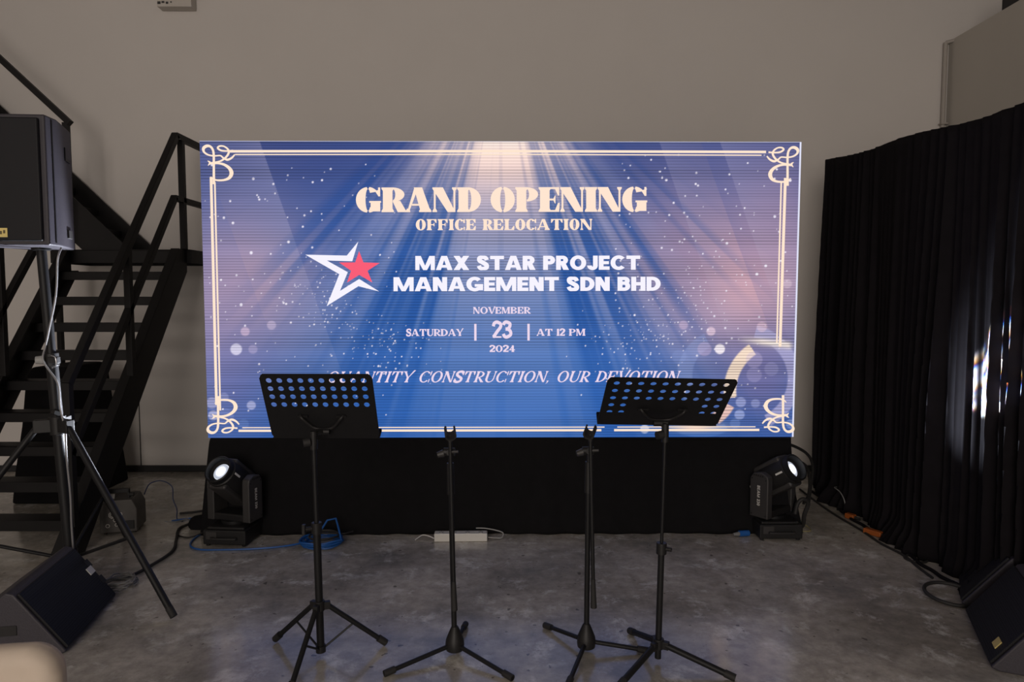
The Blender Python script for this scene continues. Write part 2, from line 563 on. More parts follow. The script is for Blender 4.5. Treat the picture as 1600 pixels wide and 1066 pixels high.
class Flat:
    """flat lit shapes on the screen face"""
    def __init__(s): s.v, s.f = [], []
    def poly(s, pts):
        o = len(s.v)
        s.v += [tuple(p) for p in pts]
        s.f.append(tuple(range(o, o + len(pts))))
    def quads(s, A, B):
        for i in range(len(A) - 1):
            s.poly([A[i], A[i + 1], B[i + 1], B[i]])
    def ribbon(s, pts, w, n=8):
        """stroke through picture points with widths in picture pixels"""
        P = spline([Vector((p[0], p[1], w[i])) for i, p in enumerate(pts)], n)
        A, B = [], []
        for i, p in enumerate(P):
            t = P[min(i + 1, len(P) - 1)] - P[max(i - 1, 0)]
            t = Vector((t.x, t.y)).normalized()
            nn = Vector((-t.y, t.x)) * max(p.z, 0.2) / 2
            A.append((p.x + nn.x, p.y + nn.y))
            B.append((p.x - nn.x, p.y - nn.y))
        s.quads(A, B)
    def build(s, name, m, depth, to_screen=True):
        me = bpy.data.meshes.new(name)
        vs = [S(*p) if to_screen else p for p in s.v]
        me.from_pydata([(x, -depth, z) for x, z in vs], [], s.f)
        bm = bmesh.new()
        bm.from_mesh(me)
        for f in bm.faces:
            if f.normal.y > 0: f.normal_flip()
        bmesh.ops.triangulate(bm, faces=[f for f in bm.faces if len(f.verts) > 4])
        bm.to_mesh(me)
        bm.free()
        me.materials.append(m)
        o = bpy.data.objects.new(name, me)
        COL.objects.link(o)
        o.parent = display
        return o

# border with corner scrolls
bd = Flat()
CU, CV = 782.9, 451.0
def corner(mu, mv, bowl=True):
    def T(pts):
        out = []
        for u, v in pts:
            if mu: u = 2 * CU - u + (0 if not mv else -2)
            if mv:
                v = 2 * CV - v
                u += (3.5 if not mu else -3.5) * 1.3
            elif mu:
                v += 4
            out.append((u, v))
        return out
    bd.ribbon(T([(336, 285), (336, 262), (336, 241), (334.5, 232), (330.5, 227.2), (325, 226.6), (320.3, 230), (321, 235.5), (327, 239.8), (336, 241.6), (346, 241.2), (350.5, 244.5), (357, 247.5), (364, 244.5), (368.5, 239.5)]),
              [4, 3.6, 3.6, 3.4, 3.6, 4.6, 4.8, 3.2, 2.6, 2.3, 2.2, 2.6, 3.4, 3.0, 2.0])
    bd.ribbon(T([(366, 233.6), (355, 234.2), (347, 233.2), (342.3, 229.6), (345, 226.8), (351.5, 227), (357.5, 231), (359.2, 236.5), (355.5, 243), (348, 248.8), (340, 251), (330, 252.2)]),
              [2.6, 2.4, 2.8, 3.0, 2.6, 2.4, 2.8, 3.4, 3.2, 2.8, 2.2, 1.6])
    bd.ribbon(T([(326.5, 249), (330, 252), (327, 256.5)]), [0.8, 3.2, 0.8])
    if bowl:
        bd.ribbon(T([(330, 254), (342, 252.8), (352, 255), (360, 260.5), (363.3, 267.5), (360.5, 274.5), (353, 278.3), (342, 279), (335, 277), (331, 273.5)]),
                  [2.0, 3.0, 3.8, 5.0, 6.2, 5.0, 3.4, 2.8, 2.2, 1.4])
corner(False, False)
corner(True, False)
corner(False, True)
corner(True, True)
def line(u0, v0, u1, v1, w):
    bd.ribbon([(u0, v0), (u1, v1)], [w, w], n=1)
line(360, 234.6, 785, 235.2, 3.8); line(785, 235.2, 1196, 237.2, 3.8)
line(369, 239.6, 785, 240.2, 1.8); line(785, 240.2, 1189, 242.2, 1.8)
line(331.6, 274, 338.2, 631, 4.2); line(337.4, 282, 344.0, 640, 2.6)
line(1226.4, 277, 1218.4, 540, 4.4); line(1220.0, 282, 1213.4, 534, 2.4)
line(378, 667.6, 943, 667.6, 1.6); line(372, 672.6, 938, 672.6, 3.6)
line(963, 667.6, 1180, 667.6, 1.6); line(958, 672.6, 1186, 672.6, 3.6)
plabel(bd.build('ornamental_border', E_gold, 0.0016), 'double cream border with curled corner scrolls')

# star emblem
st = Flat()
def zs(pts):  # emblem outline
    return [(460 + x / 8.2, 360 + y / 8.2) for x, y in pts]
st.poly(zs([(140, 280), (668, 293), (815, 115), (738, 365), (415, 355)]))
st.poly(zs([(140, 280), (415, 355), (680, 505), (572, 530)]))
st.poly(zs([(680, 505), (580, 745), (410, 938), (572, 530)]))
st.poly(zs([(580, 745), (825, 592), (815, 685), (410, 938)]))
st.poly(zs([(825, 592), (1078, 752), (815, 685)]))
em = st.build('star_emblem', E_white, 0.0018)
plabel(em, 'open white star outline')
rs_ = Flat()
star = [(825, 235), (880, 380), (1088, 388), (932, 487), (992, 638), (825, 540), (670, 638), (722, 487), (570, 380), (775, 380)]
for i in range(1, 10, 2):
    rs_.poly(zs([star[i], star[(i + 1) % 10], star[(i + 2) % 10], (828, 450)]))
plabel(rs_.build('red_star', E_red, 0.0020), 'small solid red star')

# ---- serif lettering built from strokes (cap height 1)
def glyph(ch, W, t, e, sten=0.0):
    P = []
    def rect(x0, y0, x1, y1): P.append([(x0, y0), (x1, y0), (x1, y1), (x0, y1)])
    def serif(x0, x1, y, up):
        h = t
        b = t * 0.9
        if up: P.append([(x0 - e, y), (x1 + e, y), (x1 + e, y - h * .7), (x1, y - h - b), (x0, y - h - b), (x0 - e, y - h * .7)])
        else: P.append([(x0 - e, y), (x1 + e, y), (x1 + e, y + h * .7), (x1, y + h + b), (x0, y + h + b), (x0 - e, y + h * .7)])
    def stem(x, w=None, top=True, bot=True):
        w = W if w is None else w
        rect(x, 0, x + w, 1)
        if top: serif(x, x + w, 1, True)
        if bot: serif(x, x + w, 0, False)
    def arc(cx, cy, rx, ry, ix, iy, a0, a1, n=14, dx=0):
        a = [R(a0 + (a1 - a0) * k / n) for k in range(n + 1)]
        for k in range(n):
            P.append([(cx + rx * math.cos(a[k]), cy + ry * math.sin(a[k])), (cx + rx * math.cos(a[k + 1]), cy + ry * math.sin(a[k + 1])),
                      (cx + dx + ix * math.cos(a[k + 1]), cy + iy * math.sin(a[k + 1])), (cx + dx + ix * math.cos(a[k]), cy + iy * math.sin(a[k]))])
    def strok(pts, ws, n=7):
        f = Flat()
        f.ribbon(pts, ws, n)
        for q in f.f: P.append([f.v[i] for i in q])
    g = sten * 9
    if ch == ' ': return P, 0.38
    if ch == ',':
        P.append([(0.02, 0.14), (0.18, 0.14), (0.16, 0.0), (0.02, -0.18), (0.08, 0.0)])
        return P, 0.24
    if ch in 'I1':
        stem(e, top=(ch == 'I'))
        if ch == '1': P.append([(0, 0.78), (e + W * .5, 1), (e + W * .5, 0.82)])
        return P, W + 2 * e
    if ch in 'OCGQ0':
        w = 2 * W + (0.22 if W > .25 else 0.50)
        if ch == '0': w *= 0.82
        cx = w / 2
        ix = w / 2 - W
        iy = 0.5 - t * .8
        if ch in 'OQ0':
            arc(cx, .5, cx, .52, ix, iy, 90 + g, 270 - g)
            arc(cx, .5, cx, .52, ix, iy, -90 + g, 90 - g)
            if ch == 'Q': P.append([(cx, .12), (cx + W * .7, .12), (w + .12, -.2), (w - .08, -.2)])
            return P, w
        arc(cx, .5, cx, .52, ix, iy, 90 + g, 270 - g)
        arc(cx, .5, cx, .52, ix, iy, 40, 90 - g, 7)
        arc(cx, .5, cx, .52, ix, iy, 270 + g, 318, 7)
        rect(w - t * 1.2, .64, w, 1.0)
        P.append([(w - W * .55, .86), (w - t, .90), (w - t, .64)])
        if ch == 'G':
            rect(w - W, .03, w, .44)
            rect(w - W - e, .38, w + e * .6, .38 + t)
            return P, w + e * .6
        rect(w - t, .0, w, .3)
        return P, w
    if ch in 'DPRB':
        stem(e, bot=True)
        x = e + W
        if ch == 'D':
            w = W + (.14 if W > .25 else .36)
            arc(x, .5, w, .5, w - W, .5 - t, -90 + g * .6, 90 - g * .6)
            return P, x + w
        w = W + (.10 if W > .25 else .26)
        yb = .42 if ch != 'B' else .5
        ry = (1 - yb) / 2
        if ch in 'PRB':
            arc(x, 1 - ry, w, ry, w - W * .95, ry - t * .8, -90 + g * .6, 90 - g * .6)
        if ch == 'B':
            arc(x, .26, w * 1.1, .26, w * 1.1 - W * .95, .26 - t * .8, -90, 90)
            return P, x + w * 1.1
        if ch == 'R':
            P.append([(x, .44), (x + W * .8, .46), (x + w + e * .6 + .02, t), (x + w + e + .06, 0), (x + w - W * .7, 0)])
            return P, x + w + e * .6
        return P, x + w
    if ch in 'EFL':
        stem(e)
        x = e + W
        w = .42 if W > .25 else .46
        if ch in 'EF':
            rect(x, 1 - t, x + w, 1)
            P.append([(x + w - t * 2.4, 1 - t), (x + w, 1), (x + w, .66), (x + w - t * .7, .66)])
            rect(x, .5 - t / 2, x + w * .55, .5 + t / 2)
            P.append([(x + w * .55, .34), (x + w * .62, .34), (x + w * .62, .66), (x + w * .55, .66), (x + w * .35, .5)])
        if ch in 'EL':
            rect(x, 0, x + w, t)
            P.append([(x + w - t * 2.4, t), (x + w - t * .7, .36), (x + w + t * .3, .36), (x + w, 0)])
        return P, x + w + t * .3
    if ch == 'T':
        w = W + .62
        stem(w / 2 - W / 2, top=False)
        rect(0, 1 - t, w, 1)
        P.append([(0, 1), (t * 2.4, 1 - t), (t * .8, .66), (0, .66)])
        P.append([(w, 1), (w - t * 2.4, 1 - t), (w - t * .8, .66), (w, .66)])
        return P, w
    if ch == 'N':
        w = W + .52
        stem(e, t * 1.1)
        x1 = e + w
        stem(x1 - t * 1.1, t * 1.1, bot=False)
        P.append([(e - e, 1), (e + W * .95, 1), (x1, 0), (x1 - W * .8, 0), (e, .86)])
        return P, x1 + e
    if ch == 'M':
        w = 2 * W + .5
        stem(e, t * 1.2)
        stem(e + w - W, W)
        m_ = e + (w - W) * .55
        P.append([(e, 1), (e + W, 1), (m_ + W * .45, .05), (m_ - W * .35, .05)])
        P.append([(m_ - .02, .05), (m_ + t, .05), (e + w - W + t, 1), (e + w - W, 1)])
        return P, e + w + e
    if ch == 'A':
        w = W + .70
        a = .52 * w
        P.append([(a - W * .55, 1), (a + W * .32, 1), (w - e * .4, 0), (w - e * .4 - W * 1.05, 0)])
        P.append([(e, 0), (e + t * 1.1, 0), (a - W * .15, .92), (a - W * .5, .98)])
        rect(.24 * w, .26, .66 * w, .26 + t)
        serif(e, e + t, 0, False)
        serif(w - e - W, w - e, 0, False)
        return P, w + e * .4
    if ch in 'VY':
        w = W + .62
        yb = 0 if ch == 'V' else .42
        a = .55 * w
        P.append([(0, 1), (W * 1.02, 1), (a + W * .30, yb), (a - W * .45, yb)])
        P.append([(w - t, 1.10), (w + .08, 1.10), (a + W * .3, yb), (a - .01, yb)])
        rect(-e * .6, 1 - t, W + e, 1)
        if ch == 'Y':
            rect(a - W * .55, 0, a + W * .45, .46)
            serif(a - W * .55, a + W * .45, 0, False)
        return P, w
    if ch == 'U':
        w = W + .50
        rect(e, .3, e + W, 1)
        serif(e, e + W, 1, True)
        rect(e + w - t * 1.1, .3, e + w, 1)
        serif(e + w - t, e + w, 1, True)
        arc(e + w / 2, .32, w / 2, .34, w / 2 - W * .75, .34 - t * 1.2, 180, 360, dx=W * .22)
        return P, e + w + e
    if ch == 'S':
        w = .62
        strok([(w - .05, .80), (w * .75, .95), (w * .45, .965), (w * .18, .86), (w * .20, .66), (w * .5, .51), (w * .84, .36), (w * .84, .14), (w * .55, .035), (w * .25, .06), (.03, .22)],
              [t, t, t, W * .7, W * .95, W * 1.05, W * .95, W * .7, t, t, t])
        rect(w - t * 1.2, .66, w, 1)
        rect(0, 0, t * 1.2, .34)
        return P, w
    if ch in '23':
        w = .58
        if ch == '2':
            strok([(.05, .72), (.12, .92), (.32, .965), (.50, .84), (.46, .60), (.26, .36), (.05, .10)], [W * .8, W * .5, t, W, W, W * .7, W * .5])
            rect(.0, 0, w, t * 2)
            P.append([(w - .06, t), (w + .02, .28), (w - .04, .28), (w - .16, t)])
        return P, w
    if ch == '4':
        w = .64
        rect(w - W - .12, 0, w - .12, 1)
        rect(0, .26, w, .26 + t * 1.3)
        P.append([(0, .26), (t, .26), (w - .12, 1), (w - W * .6 - .12, 1)])
        serif(w - W - .12, w - .12, 0, False)
        return P, w
    return P, .5

def serif_text(name, text, box, m, W, t, e, track=0.06, sten=0.0, shear=0.0, depth=0.0022, label=None):
    polys = lay_out(text, lambda ch: glyph(ch, W, t, e, sten), track)
    polys = [(w, [(x + shear * y, y) for x, y in q]) for w, q in polys]
    place_text(name, polys, box, m, depth, label)

def sans_glyph(ch, W):
    """block sans letters, cap height 1, stroke W"""
    P = []
    H = W * 0.82
    def rect(x0, y0, x1, y1): P.append([(x0, y0), (x1, y0), (x1, y1), (x0, y1)])
    def arc(cx, cy, rx, ry, a0, a1, n=18):
        a = [R(a0 + (a1 - a0) * k / n) for k in range(n + 1)]
        for k in range(n):
            P.append([(cx + q * math.cos(t), cy + p_ * math.sin(t)) for q, p_, t in ((rx, ry, a[k]), (rx, ry, a[k + 1]), (rx - W, ry - H, a[k + 1]), (rx - W, ry - H, a[k]))])
    def strok(pts, ws, n=8):
        f = Flat()
        f.ribbon(pts, ws, n)
        for q in f.f: P.append([f.v[i] for i in q])
    wd = 0.62 + W * 0.75
    if ch == ' ': return P, 0.34
    if ch == 'M':
        w = 0.95 + W * .8
        rect(0, 0, W * .86, 1); rect(w - W * .86, 0, w, 1)
        P.append([(0, 1), (W * 1.15, 1), (w / 2 + W * .40, 0), (w / 2 - W * .40, 0)])
        P.append([(w, 1), (w - W * 1.15, 1), (w / 2 - W * .40, 0), (w / 2 + W * .40, 0)])
        return P, w
    if ch == 'A':
        w = 0.72 + W
        P.append([(0, 0), (W * 1.05, 0), (w / 2 + W * .30, 1), (w / 2 - W * .6, 1)])
        P.append([(w, 0), (w - W * 1.05, 0), (w / 2 - W * .30, 1), (w / 2 + W * .6, 1)])
        rect(w * .25, .17, w * .75, .17 + H * .8)
        return P, w
    if ch == 'X':
        w = 0.66 + W
        P.append([(0, 0), (W * 1.25, 0), (w, 1), (w - W * 1.25, 1)])
        P.append([(w, 0), (w - W * 1.25, 0), (0, 1), (W * 1.25, 1)])
        return P, w
    if ch == 'T':
        rect(0, 1 - H, wd, 1); rect(wd / 2 - W / 2, 0, wd / 2 + W / 2, 1)
        return P, wd
    if ch in 'EH':
        rect(0, 0, W, 1)
        if ch == 'E':
            w = .48 + W * .6
            rect(0, 0, w, H); rect(0, 1 - H, w, 1); rect(0, .5 - H * .45, w * .94, .5 + H * .45)
            return P, w
        rect(wd - W, 0, wd, 1); rect(0, .5 - H / 2, wd, .5 + H / 2)
        return P, wd
    if ch == 'N':
        rect(0, 0, W, 1); rect(wd - W, 0, wd, 1)
        P.append([(0, 1), (W * 1.1, 1), (wd, 0), (wd - W * 1.1, 0)])
        return P, wd
    if ch == 'D':
        rect(0, 0, W, 1); rect(0, 0, .36, H); rect(0, 1 - H, .36, 1)
        arc(.34, .5, wd - .34, .5, -90, 90)
        return P, wd
    if ch in 'PRB':
        w = .52 + W * .7
        rect(0, 0, W, 1)
        r = .31 if ch != 'B' else .285
        rect(W * .5, 1 - H, w - r, 1); rect(W * .5, 1 - 2 * r, w - r, 1 - 2 * r + H)
        arc(w - r, 1 - r, r, r, -90, 90)
        if ch == 'B':
            r2 = .5 * (1 - 2 * r + H)
            rect(W * .5, 0, w - r2 + .03, H)
            arc(w - r2 + .03, r2, r2, r2, -90, 90)
            return P, w + .03
        if ch == 'R':
            P.append([(w * .36, .44), (w * .36 + W * 1.1, .46), (w + .06, 0), (w + .06 - W * 1.2, 0)])
            return P, w + .06
        return P, w
    if ch in 'OCG0':
        w = (.78 + W * .7) if ch != '0' else .56 + W * .4
        if ch in 'O0':
            arc(w / 2, .5, w / 2, .52, 0, 360, 32)
            return P, w
        arc(w / 2, .5, w / 2, .52, 42, 318, 28)
        if ch == 'G':
            rect(w - W, .06, w, .50); rect(w / 2, .50 - H * .8, w, .50)
        return P, w - (.08 if ch == 'C' else 0)
    if ch == 'J':
        w = .50 + W * .5
        rect(w - W, .30, w, 1)
        arc(w / 2, .30, w / 2, .32, 180, 360)
        return P, w
    if ch == 'S':
        w = .60 + W * .5
        h = H / 2
        strok([(w - W * .5, .70), (w - W * .75, .86), (w * .5, 1.01 - h), (W * .6, .86), (W * .62, .66), (w * .5, .52), (w - W * .6, .36), (w - W * .62, .15), (w * .5, h - .01), (W * .72, .13), (W * .42, .30)],
              [W * .9, W * .9, H, W * .95, W, W, W, W * .95, H, W * .9, W * .9])
        return P, w
    if ch == '2':
        w = .58
        h = W / 2
        strok([(h, .70), (.10 + h * .3, .88), (w / 2, 1 - h), (w - h - .01, .84), (w - h - .02, .64), (w * .55, .40), (.12, .13), (h * .8, h)], [W] * 8)
        rect(.01, 0, w, W)
        return P, w
    if ch == '3':
        w = .56
        h = W / 2
        strok([(h, .78), (.13, .92), (w * .48, 1 - h), (w - h - .04, .86), (w - h - .05, .68), (w * .62, .55), (w * .34, .53)], [W] * 7)
        strok([(w * .34, .53), (w * .66, .51), (w - h, .38), (w - h, .18), (w * .5, h), (.12, .09), (h, .24)], [W] * 7)
        return P, w
    return P, .5

def lay_out(text, gl, track):
    """polygons of a line of text and the word each belongs to"""
    x, word, out = 0, 0, []
    for ch in text:
        P, adv = gl(ch)
        if ch == ' ': word += 1
        for q in P: out.append((word, [(px + x, py) for px, py in q]))
        x += adv + track
    return out

def sans_text(name, text, box, m, W, track=0.08, depth=0.0022, label=None):
    place_text(name, lay_out(text, lambda ch: sans_glyph(ch, W), track), box, m, depth, label)

def place_text(name, polys, box, m, depth, label=None):
    u0, u1, vtop, vbot = box
    xs = [p[0] for _, q in polys for p in q]
    mn, mx = min(xs), max(xs)
    for wd_ in sorted(set(w for w, _ in polys)):
        f = Flat()
        for w, q in polys:
            if w == wd_: f.poly([(u0 + (x - mn) / (mx - mn) * (u1 - u0), vbot - y * (vbot - vtop)) for x, y in q])
        o = f.build(name, m, depth)
        if label: plabel(o, label)

serif_text('headline_word', 'GRAND OPENING', (556, 1010, 290.5, 328.5), E_cream, .42, .075, .06, 0.02, sten=0.7, label='wide cream stencil lettering')
serif_text('subtitle_word', 'OFFICE RELOCATION', (649, 924, 339.5, 356.5), E_cream, .27, .085, .06, 0.07, label='small cream serif lettering')
sans_text('company_word', 'MAX STAR PROJECT', (648, 999, 396.5, 418.5), E_white, .29, track=0.06, label='heavy white sans lettering')
sans_text('company_word', 'MANAGEMENT SDN BHD', (614, 1031, 429.5, 451.5), E_white, .29, track=0.06, label='heavy white sans lettering')
serif_text('month_word', 'NOVEMBER', (738, 828, 476.5, 487), E_pink, .25, .09, .05, 0.07)
serif_text('weekday_word', 'SATURDAY', (633, 723, 511, 522), E_pink, .25, .09, .05, 0.06)
sans_text('day_number', '23', (767, 799, 499, 525), E_pink, .095)
for u in (741.3, 824.3):
    db = Flat()
    db.poly([(u - 1.8, 503), (u + 1.8, 503), (u + 1.8, 529.5), (u - 1.8, 529.5)])
    db.build('date_bar', E_pink, 0.0022)
serif_text('time_word', 'AT 12 PM', (837, 913, 511, 522), E_pink, .25, .09, .05, 0.06)
serif_text('year_number', '2024', (763, 803, 537, 547.5), E_pink, .22, .1, .04, 0.07)
serif_text('slogan_word', 'QUANTITY CONSTRUCTION, OUR DEVOTION', (511, 1063, 578, 595.5), E_pink, .17, .07, .06, 0.09, shear=0.32)

# ================================================================== STAGE SKIRT
def skirt():
    n = 0
    path = []
    def seg(a, b, k):
        for i in range(k):
            t = i / k
            path.append((a[0] + (b[0] - a[0]) * t, a[1] + (b[1] - a[1]) * t))
    seg((-2.055, 5.25), (-2.055, 4.597), 24)
    seg((-2.055, 4.597), (1.915, 4.632), 200)
    seg((1.915, 4.632), (1.915, 5.25), 24)
    path.append((1.915, 5.25))
    rows = 26
    rg = np.random.RandomState(5)
    vs, fs = [], []
    m = len(path)
    for j in range(rows + 1):
        t = j / rows
        z = 0.648 * (1 - t)
        for i, (x, y) in enumerate(path):
            fl = t ** 1.4
            fx = 0.0
            fy = 0.0
            w = 0.008 * math.sin(i * 0.55 + 0.6 * math.sin(t * 3)) * fl + 0.006 * math.sin(i * 0.21 + t * 4) * fl
            lump = 0.022 * math.exp(-((t - 0.93) / 0.06) ** 2) * (0.5 + 0.5 * math.sin(i * 0.13 + 1))
            if i < 24:
                fx = -0.055 * t ** 0.6 - w - lump
            elif i >= 224:
                fx = 0.10 * fl + w + lump
            else:
                fy = -0.075 * fl - w - lump
                k = (i - 24) / 200
                fx = -0.05 * (1 - k) ** 8 * t ** 0.6 + 0.09 * k ** 8 * fl
            zz = z
            if j == rows: zz = 0.003
            vs.append((x + fx, y + fy, zz))
    for j in range(rows):
        for i in range(m - 1):
            fs.append((j * m + i, j * m + i + 1, (j + 1) * m + i + 1, (j + 1) * m + i))
    me = MB()
    me.add(vs, fs)
    root = empty('stage_skirt', 'black cloth skirt hanging from the LED screen down to the floor', 'stage skirt', (-0.07, 4.9, 0))
    o = me.build('skirt_cloth', M['cloth'], root, loc=(0.07, -4.9, 0))
    sd = o.modifiers.new('thickness', 'SOLIDIFY')
    sd.thickness = 0.004
    sd.offset = -1
    c = MB().box((0, 0.02, 0.644), (3.95, 0.62, 0.008)).build('top_cloth', M['cloth'], root)
    d = MB()
    for x in (-1.9, 0, 1.85):
        for y in (-0.16, 0.26):
            d.box((x, y, 0.32), (0.05, 0.05, 0.64))
    d.box((0, 0.05, 0.62), (3.88, 0.5, 0.04))
    d.build('support_frame', M['steel'], root)
skirt()

# ================================================================== STAIRCASE
def staircase():
    root = empty('metal_staircase', 'black steel staircase with open treads climbing to a landing left of the LED screen', 'staircase', (-3.175, 4.8, 0))
    inv = Vector((3.175, -4.8, 0))
    def B(mb, name, m=M['steel'], bevel=0.003): return mb.build(name, m, root, bevel=bevel, loc=inv)
    for x in (-2.70, -3.66):
        mb = MB()
        poly = [(3.95, 0), (4.21, 0), (5.69, 1.825), (5.69, 2.0), (5.572, 2.0)]
        mt = Matrix(((0, 0, 1, x - 0.006), (1, 0, 0, 0), (0, 1, 0, 0), (0, 0, 0, 1)))
        mb.prism(poly, mt, 0.012)
        side = -1 if x > -3 else 1
        # flanges
        for (a, b) in (((3.95, 0.0), (5.572, 2.0)), ((4.21, 0.0), (5.69, 1.825))):
            L = math.hypot(b[0] - a[0], b[1] - a[1])
            ang = math.atan2(b[1] - a[1], b[0] - a[0])
            mb.box((x + side * 0.03, (a[0] + b[0]) / 2, (a[1] + b[1]) / 2), (0.07, L, 0.012), (ang, 0, 0))
        B(mb, 'stringer')
    for k in range(9):
        z = 0.2 + 0.2017 * k
        y = 4.06 + z / 1.233
        mb = MB()
        mb.box((-3.18, y + 0.075, z - 0.004), (0.94, 0.15, 0.008))
        mb.box((-3.18, y + 0.004, z - 0.034), (0.94, 0.008, 0.068))
        mb.box((-3.18, y + 0.146, z - 0.02), (0.94, 0.008, 0.04))
        B(mb, 'tread')
    mb = MB()
    mb.box((-3.24, 5.96, 1.997), (1.16, 0.56, 0.008))
    for y in (5.695, 6.215): mb.box((-3.24, y, 1.945), (1.16, 0.012, 0.11))
    for x in (-2.66, -3.82): mb.box((x, 5.955, 1.945), (0.012, 0.53, 0.11))
    mb.box((-3.24, 5.83, 1.94), (1.14, 0.04, 0.06))
    B(mb, 'landing')
    for x, y in ((-2.70, 6.16), (-3.795, 5.73)):
        mb = MB().box((x, y, 0.945), (0.04, 0.04, 1.89))
        B(mb, 'landing_leg')
    def rail(pts, name, w=0.05, d=0.028):
        mb = MB()
        for a, b in zip(pts[:-1], pts[1:]):
            a, b = Vector(a), Vector(b)
            q = (b - a).to_track_quat('Y', 'Z')
            mt = Matrix.Translation((a + b) / 2) @ q.to_matrix().to_4x4()
            mb.boxm((w, (b - a).length + 0.02, d), mt)
        B(mb, name, bevel=0.004)
    sl = 1.25
    for x in (-2.70, -3.60):
        end = 6.18 if x > -3 else 5.62
        top = [(x, 4.12, 2.90 - sl * (5.57 - 4.12)), (x, 5.57, 2.90)] + ([(x, end, 2.90)] if x > -3 else [])
        rail(top, 'handrail', 0.05, 0.05)
        y0 = 4.12
        mid = [(x, y0, 2.40 - sl * (5.52 - y0)), (x, 5.52, 2.40)] + ([(x, end, 2.40)] if x > -3 else [])
        rail(mid, 'middle_rail', 0.045, 0.045)
        for y, z0, z1 in ((4.12, 0.20, 1.09), (4.82, 1.05, 1.96), (5.66, 2.0, 2.89)):
            if x < -3 and y > 5: continue
            mb = MB().box((x, y, (z0 + z1) / 2), (0.045, 0.045, z1 - z0))
            B(mb, 'rail_post')
    # upper flight along the wall, rising to the left
    s2 = 0.955
    for y in (5.72, 6.19):
        mb = MB()
        mt = Matrix(((1, 0, 0, 0), (0, 0, 1, y - 0.006), (0, 1, 0, 0), (0, 0, 0, 1)))
        x0, x1 = -3.21, -5.3
        mb.prism([(x0, 2.03), (x0 - 0.02, 1.90), (-3.47, 1.90), (x1, 1.90 + (-3.47 - x1) * s2), (x1, 2.03 + (x0 - x1) * s2)], mt, 0.012)
        B(mb, 'stringer')
    for k in range(8):
        z = 2.2 + 0.19 * k
        x = -3.62 - 0.2 * k
        mb = MB()
        mb.box((x, 5.955, z - 0.004), (0.22, 0.47, 0.008))
        mb.box((x + 0.108, 5.955, z - 0.03), (0.008, 0.47, 0.06))
        B(mb, 'tread')
    a, b = Vector((-3.64, 5.72, 3.04)), Vector((-5.2, 5.72, 3.04 + 1.56 * 0.944))
    rail([a, b], 'handrail', 0.05, 0.045)
    mb = MB().box((-3.67, 5.72, 2.52), (0.045, 0.045, 1.04))
    B(mb, 'rail_post')
staircase()

# draped case under the stairs
dc = MB()
prof = [(-3.80, 5.30), (-3.47, 5.30), (-3.47, 5.85), (-3.80, 5.85)]
vs = []
for z, g in ((0.0, 0.09), (0.25, 0.07), (0.6, 0.03), (1.0, 0.0), (1.06, -0.03)):
    for i, (x, y) in enumerate(prof):
        sx = -1 if x < -3.6 else 1
        sy = -1 if y < 5.5 else 1
        vs.append((x + sx * g, y + sy * g, z))
fs = [(0, 1, 2, 3), (16, 17, 18, 19)]
for j in range(4):
    for i in range(4):
        fs.append((j * 4 + i, j * 4 + (i + 1) % 4, j * 4 + 4 + (i + 1) % 4, j * 4 + 4 + i))
dc.add(vs, fs)
tag(dc.build('covered_case', M['cloth'], bevel=0.02), 'dark covered case standing under the black staircase', 'case')

# ================================================================== PA SPEAKER AND STAND
def speaker():
    root = empty('loudspeaker', 'large black loudspeaker raised on the tripod stand at left', 'speaker', (-2.487, 3.63, 1.868), R(4))
    # local: front face at y=-0.2
    w, h, d = 0.205, 0.645, 0.38
    plan = [(-w, -0.20), (w, -0.20), (w, -0.10), (w - 0.02, -0.03), (0.12, d - 0.20), (-0.12, d - 0.20), (-w + 0.02, -0.03), (-w, -0.10)]
    plan = [(x - 0.045, y) for x, y in plan]
    cab = MB()
    cab.prism(plan, Matrix.Identity(4), h)
    c = cab.build('cabinet', M['cabinet'], root, bevel=0.01)
    g = MB()
    g.box((-0.045, -0.209, h / 2), (2 * w - 0.05, 0.018, h - 0.04))
    gr = g.build('grille', M['grille'], root, bevel=0.008)
    b = MB().box((-0.02 - 0.045, -0.219, 0.06), (0.075, 0.003, 0.045)).build('badge', M['gold'], gr)
    plabel(b, 'small gold maker badge')
    bl = MB()
    for k in range(4): bl.box((-0.09 + 0.016 * k, -0.2213, 0.06 + 0.004 * (k % 2)), (0.009, 0.002, 0.016))
    bl.build('badge_engraving', M['badge_dark'], gr)
    s = MB().box((w - 0.045 + 0.0015, -0.145, h / 2), (0.004, 0.006, h - 0.03)).build('side_seam', M['black'], root)
    # recessed handle on the tapered side
    a, e = Vector((w - 0.065, -0.03, 0)), Vector((0.075, d - 0.20, 0))
    t = (e - a).normalized()
    nrm = Vector((t.y, -t.x, 0))
    q = Matrix((( t.x, nrm.x, 0, 0), (t.y, nrm.y, 0, 0), (0, 0, 1, 0), (0, 0, 0, 1)))
    hd = MB()
    mid = a + t * 0.11 + Vector((0, 0, 0.52)) + nrm * 0.002
    hd.boxm((0.10, 0.006, 0.016), Matrix.Translation(mid + Vector((0, 0, -0.05))) @ q)
    hd.boxm((0.016, 0.006, 0.06), Matrix.Translation(mid - t * 0.045 + Vector((0, 0, -0.02))) @ q)
    hd.build('handle', M['black'], root)
    cp = MB()
    cp.boxm((0.08, 0.012, 0.045), Matrix.Translation(a + t * 0.09 + Vector((0, 0, 0.075)) + nrm * 0.004) @ q)
    cp.build('connector_panel', M['grey_metal'], root, bevel=0.003)
    tp = MB().cyl((0, 0, -0.012), (0, 0, 0.0), 0.045, n=20).build('pole_socket', M['black'], root)
speaker()

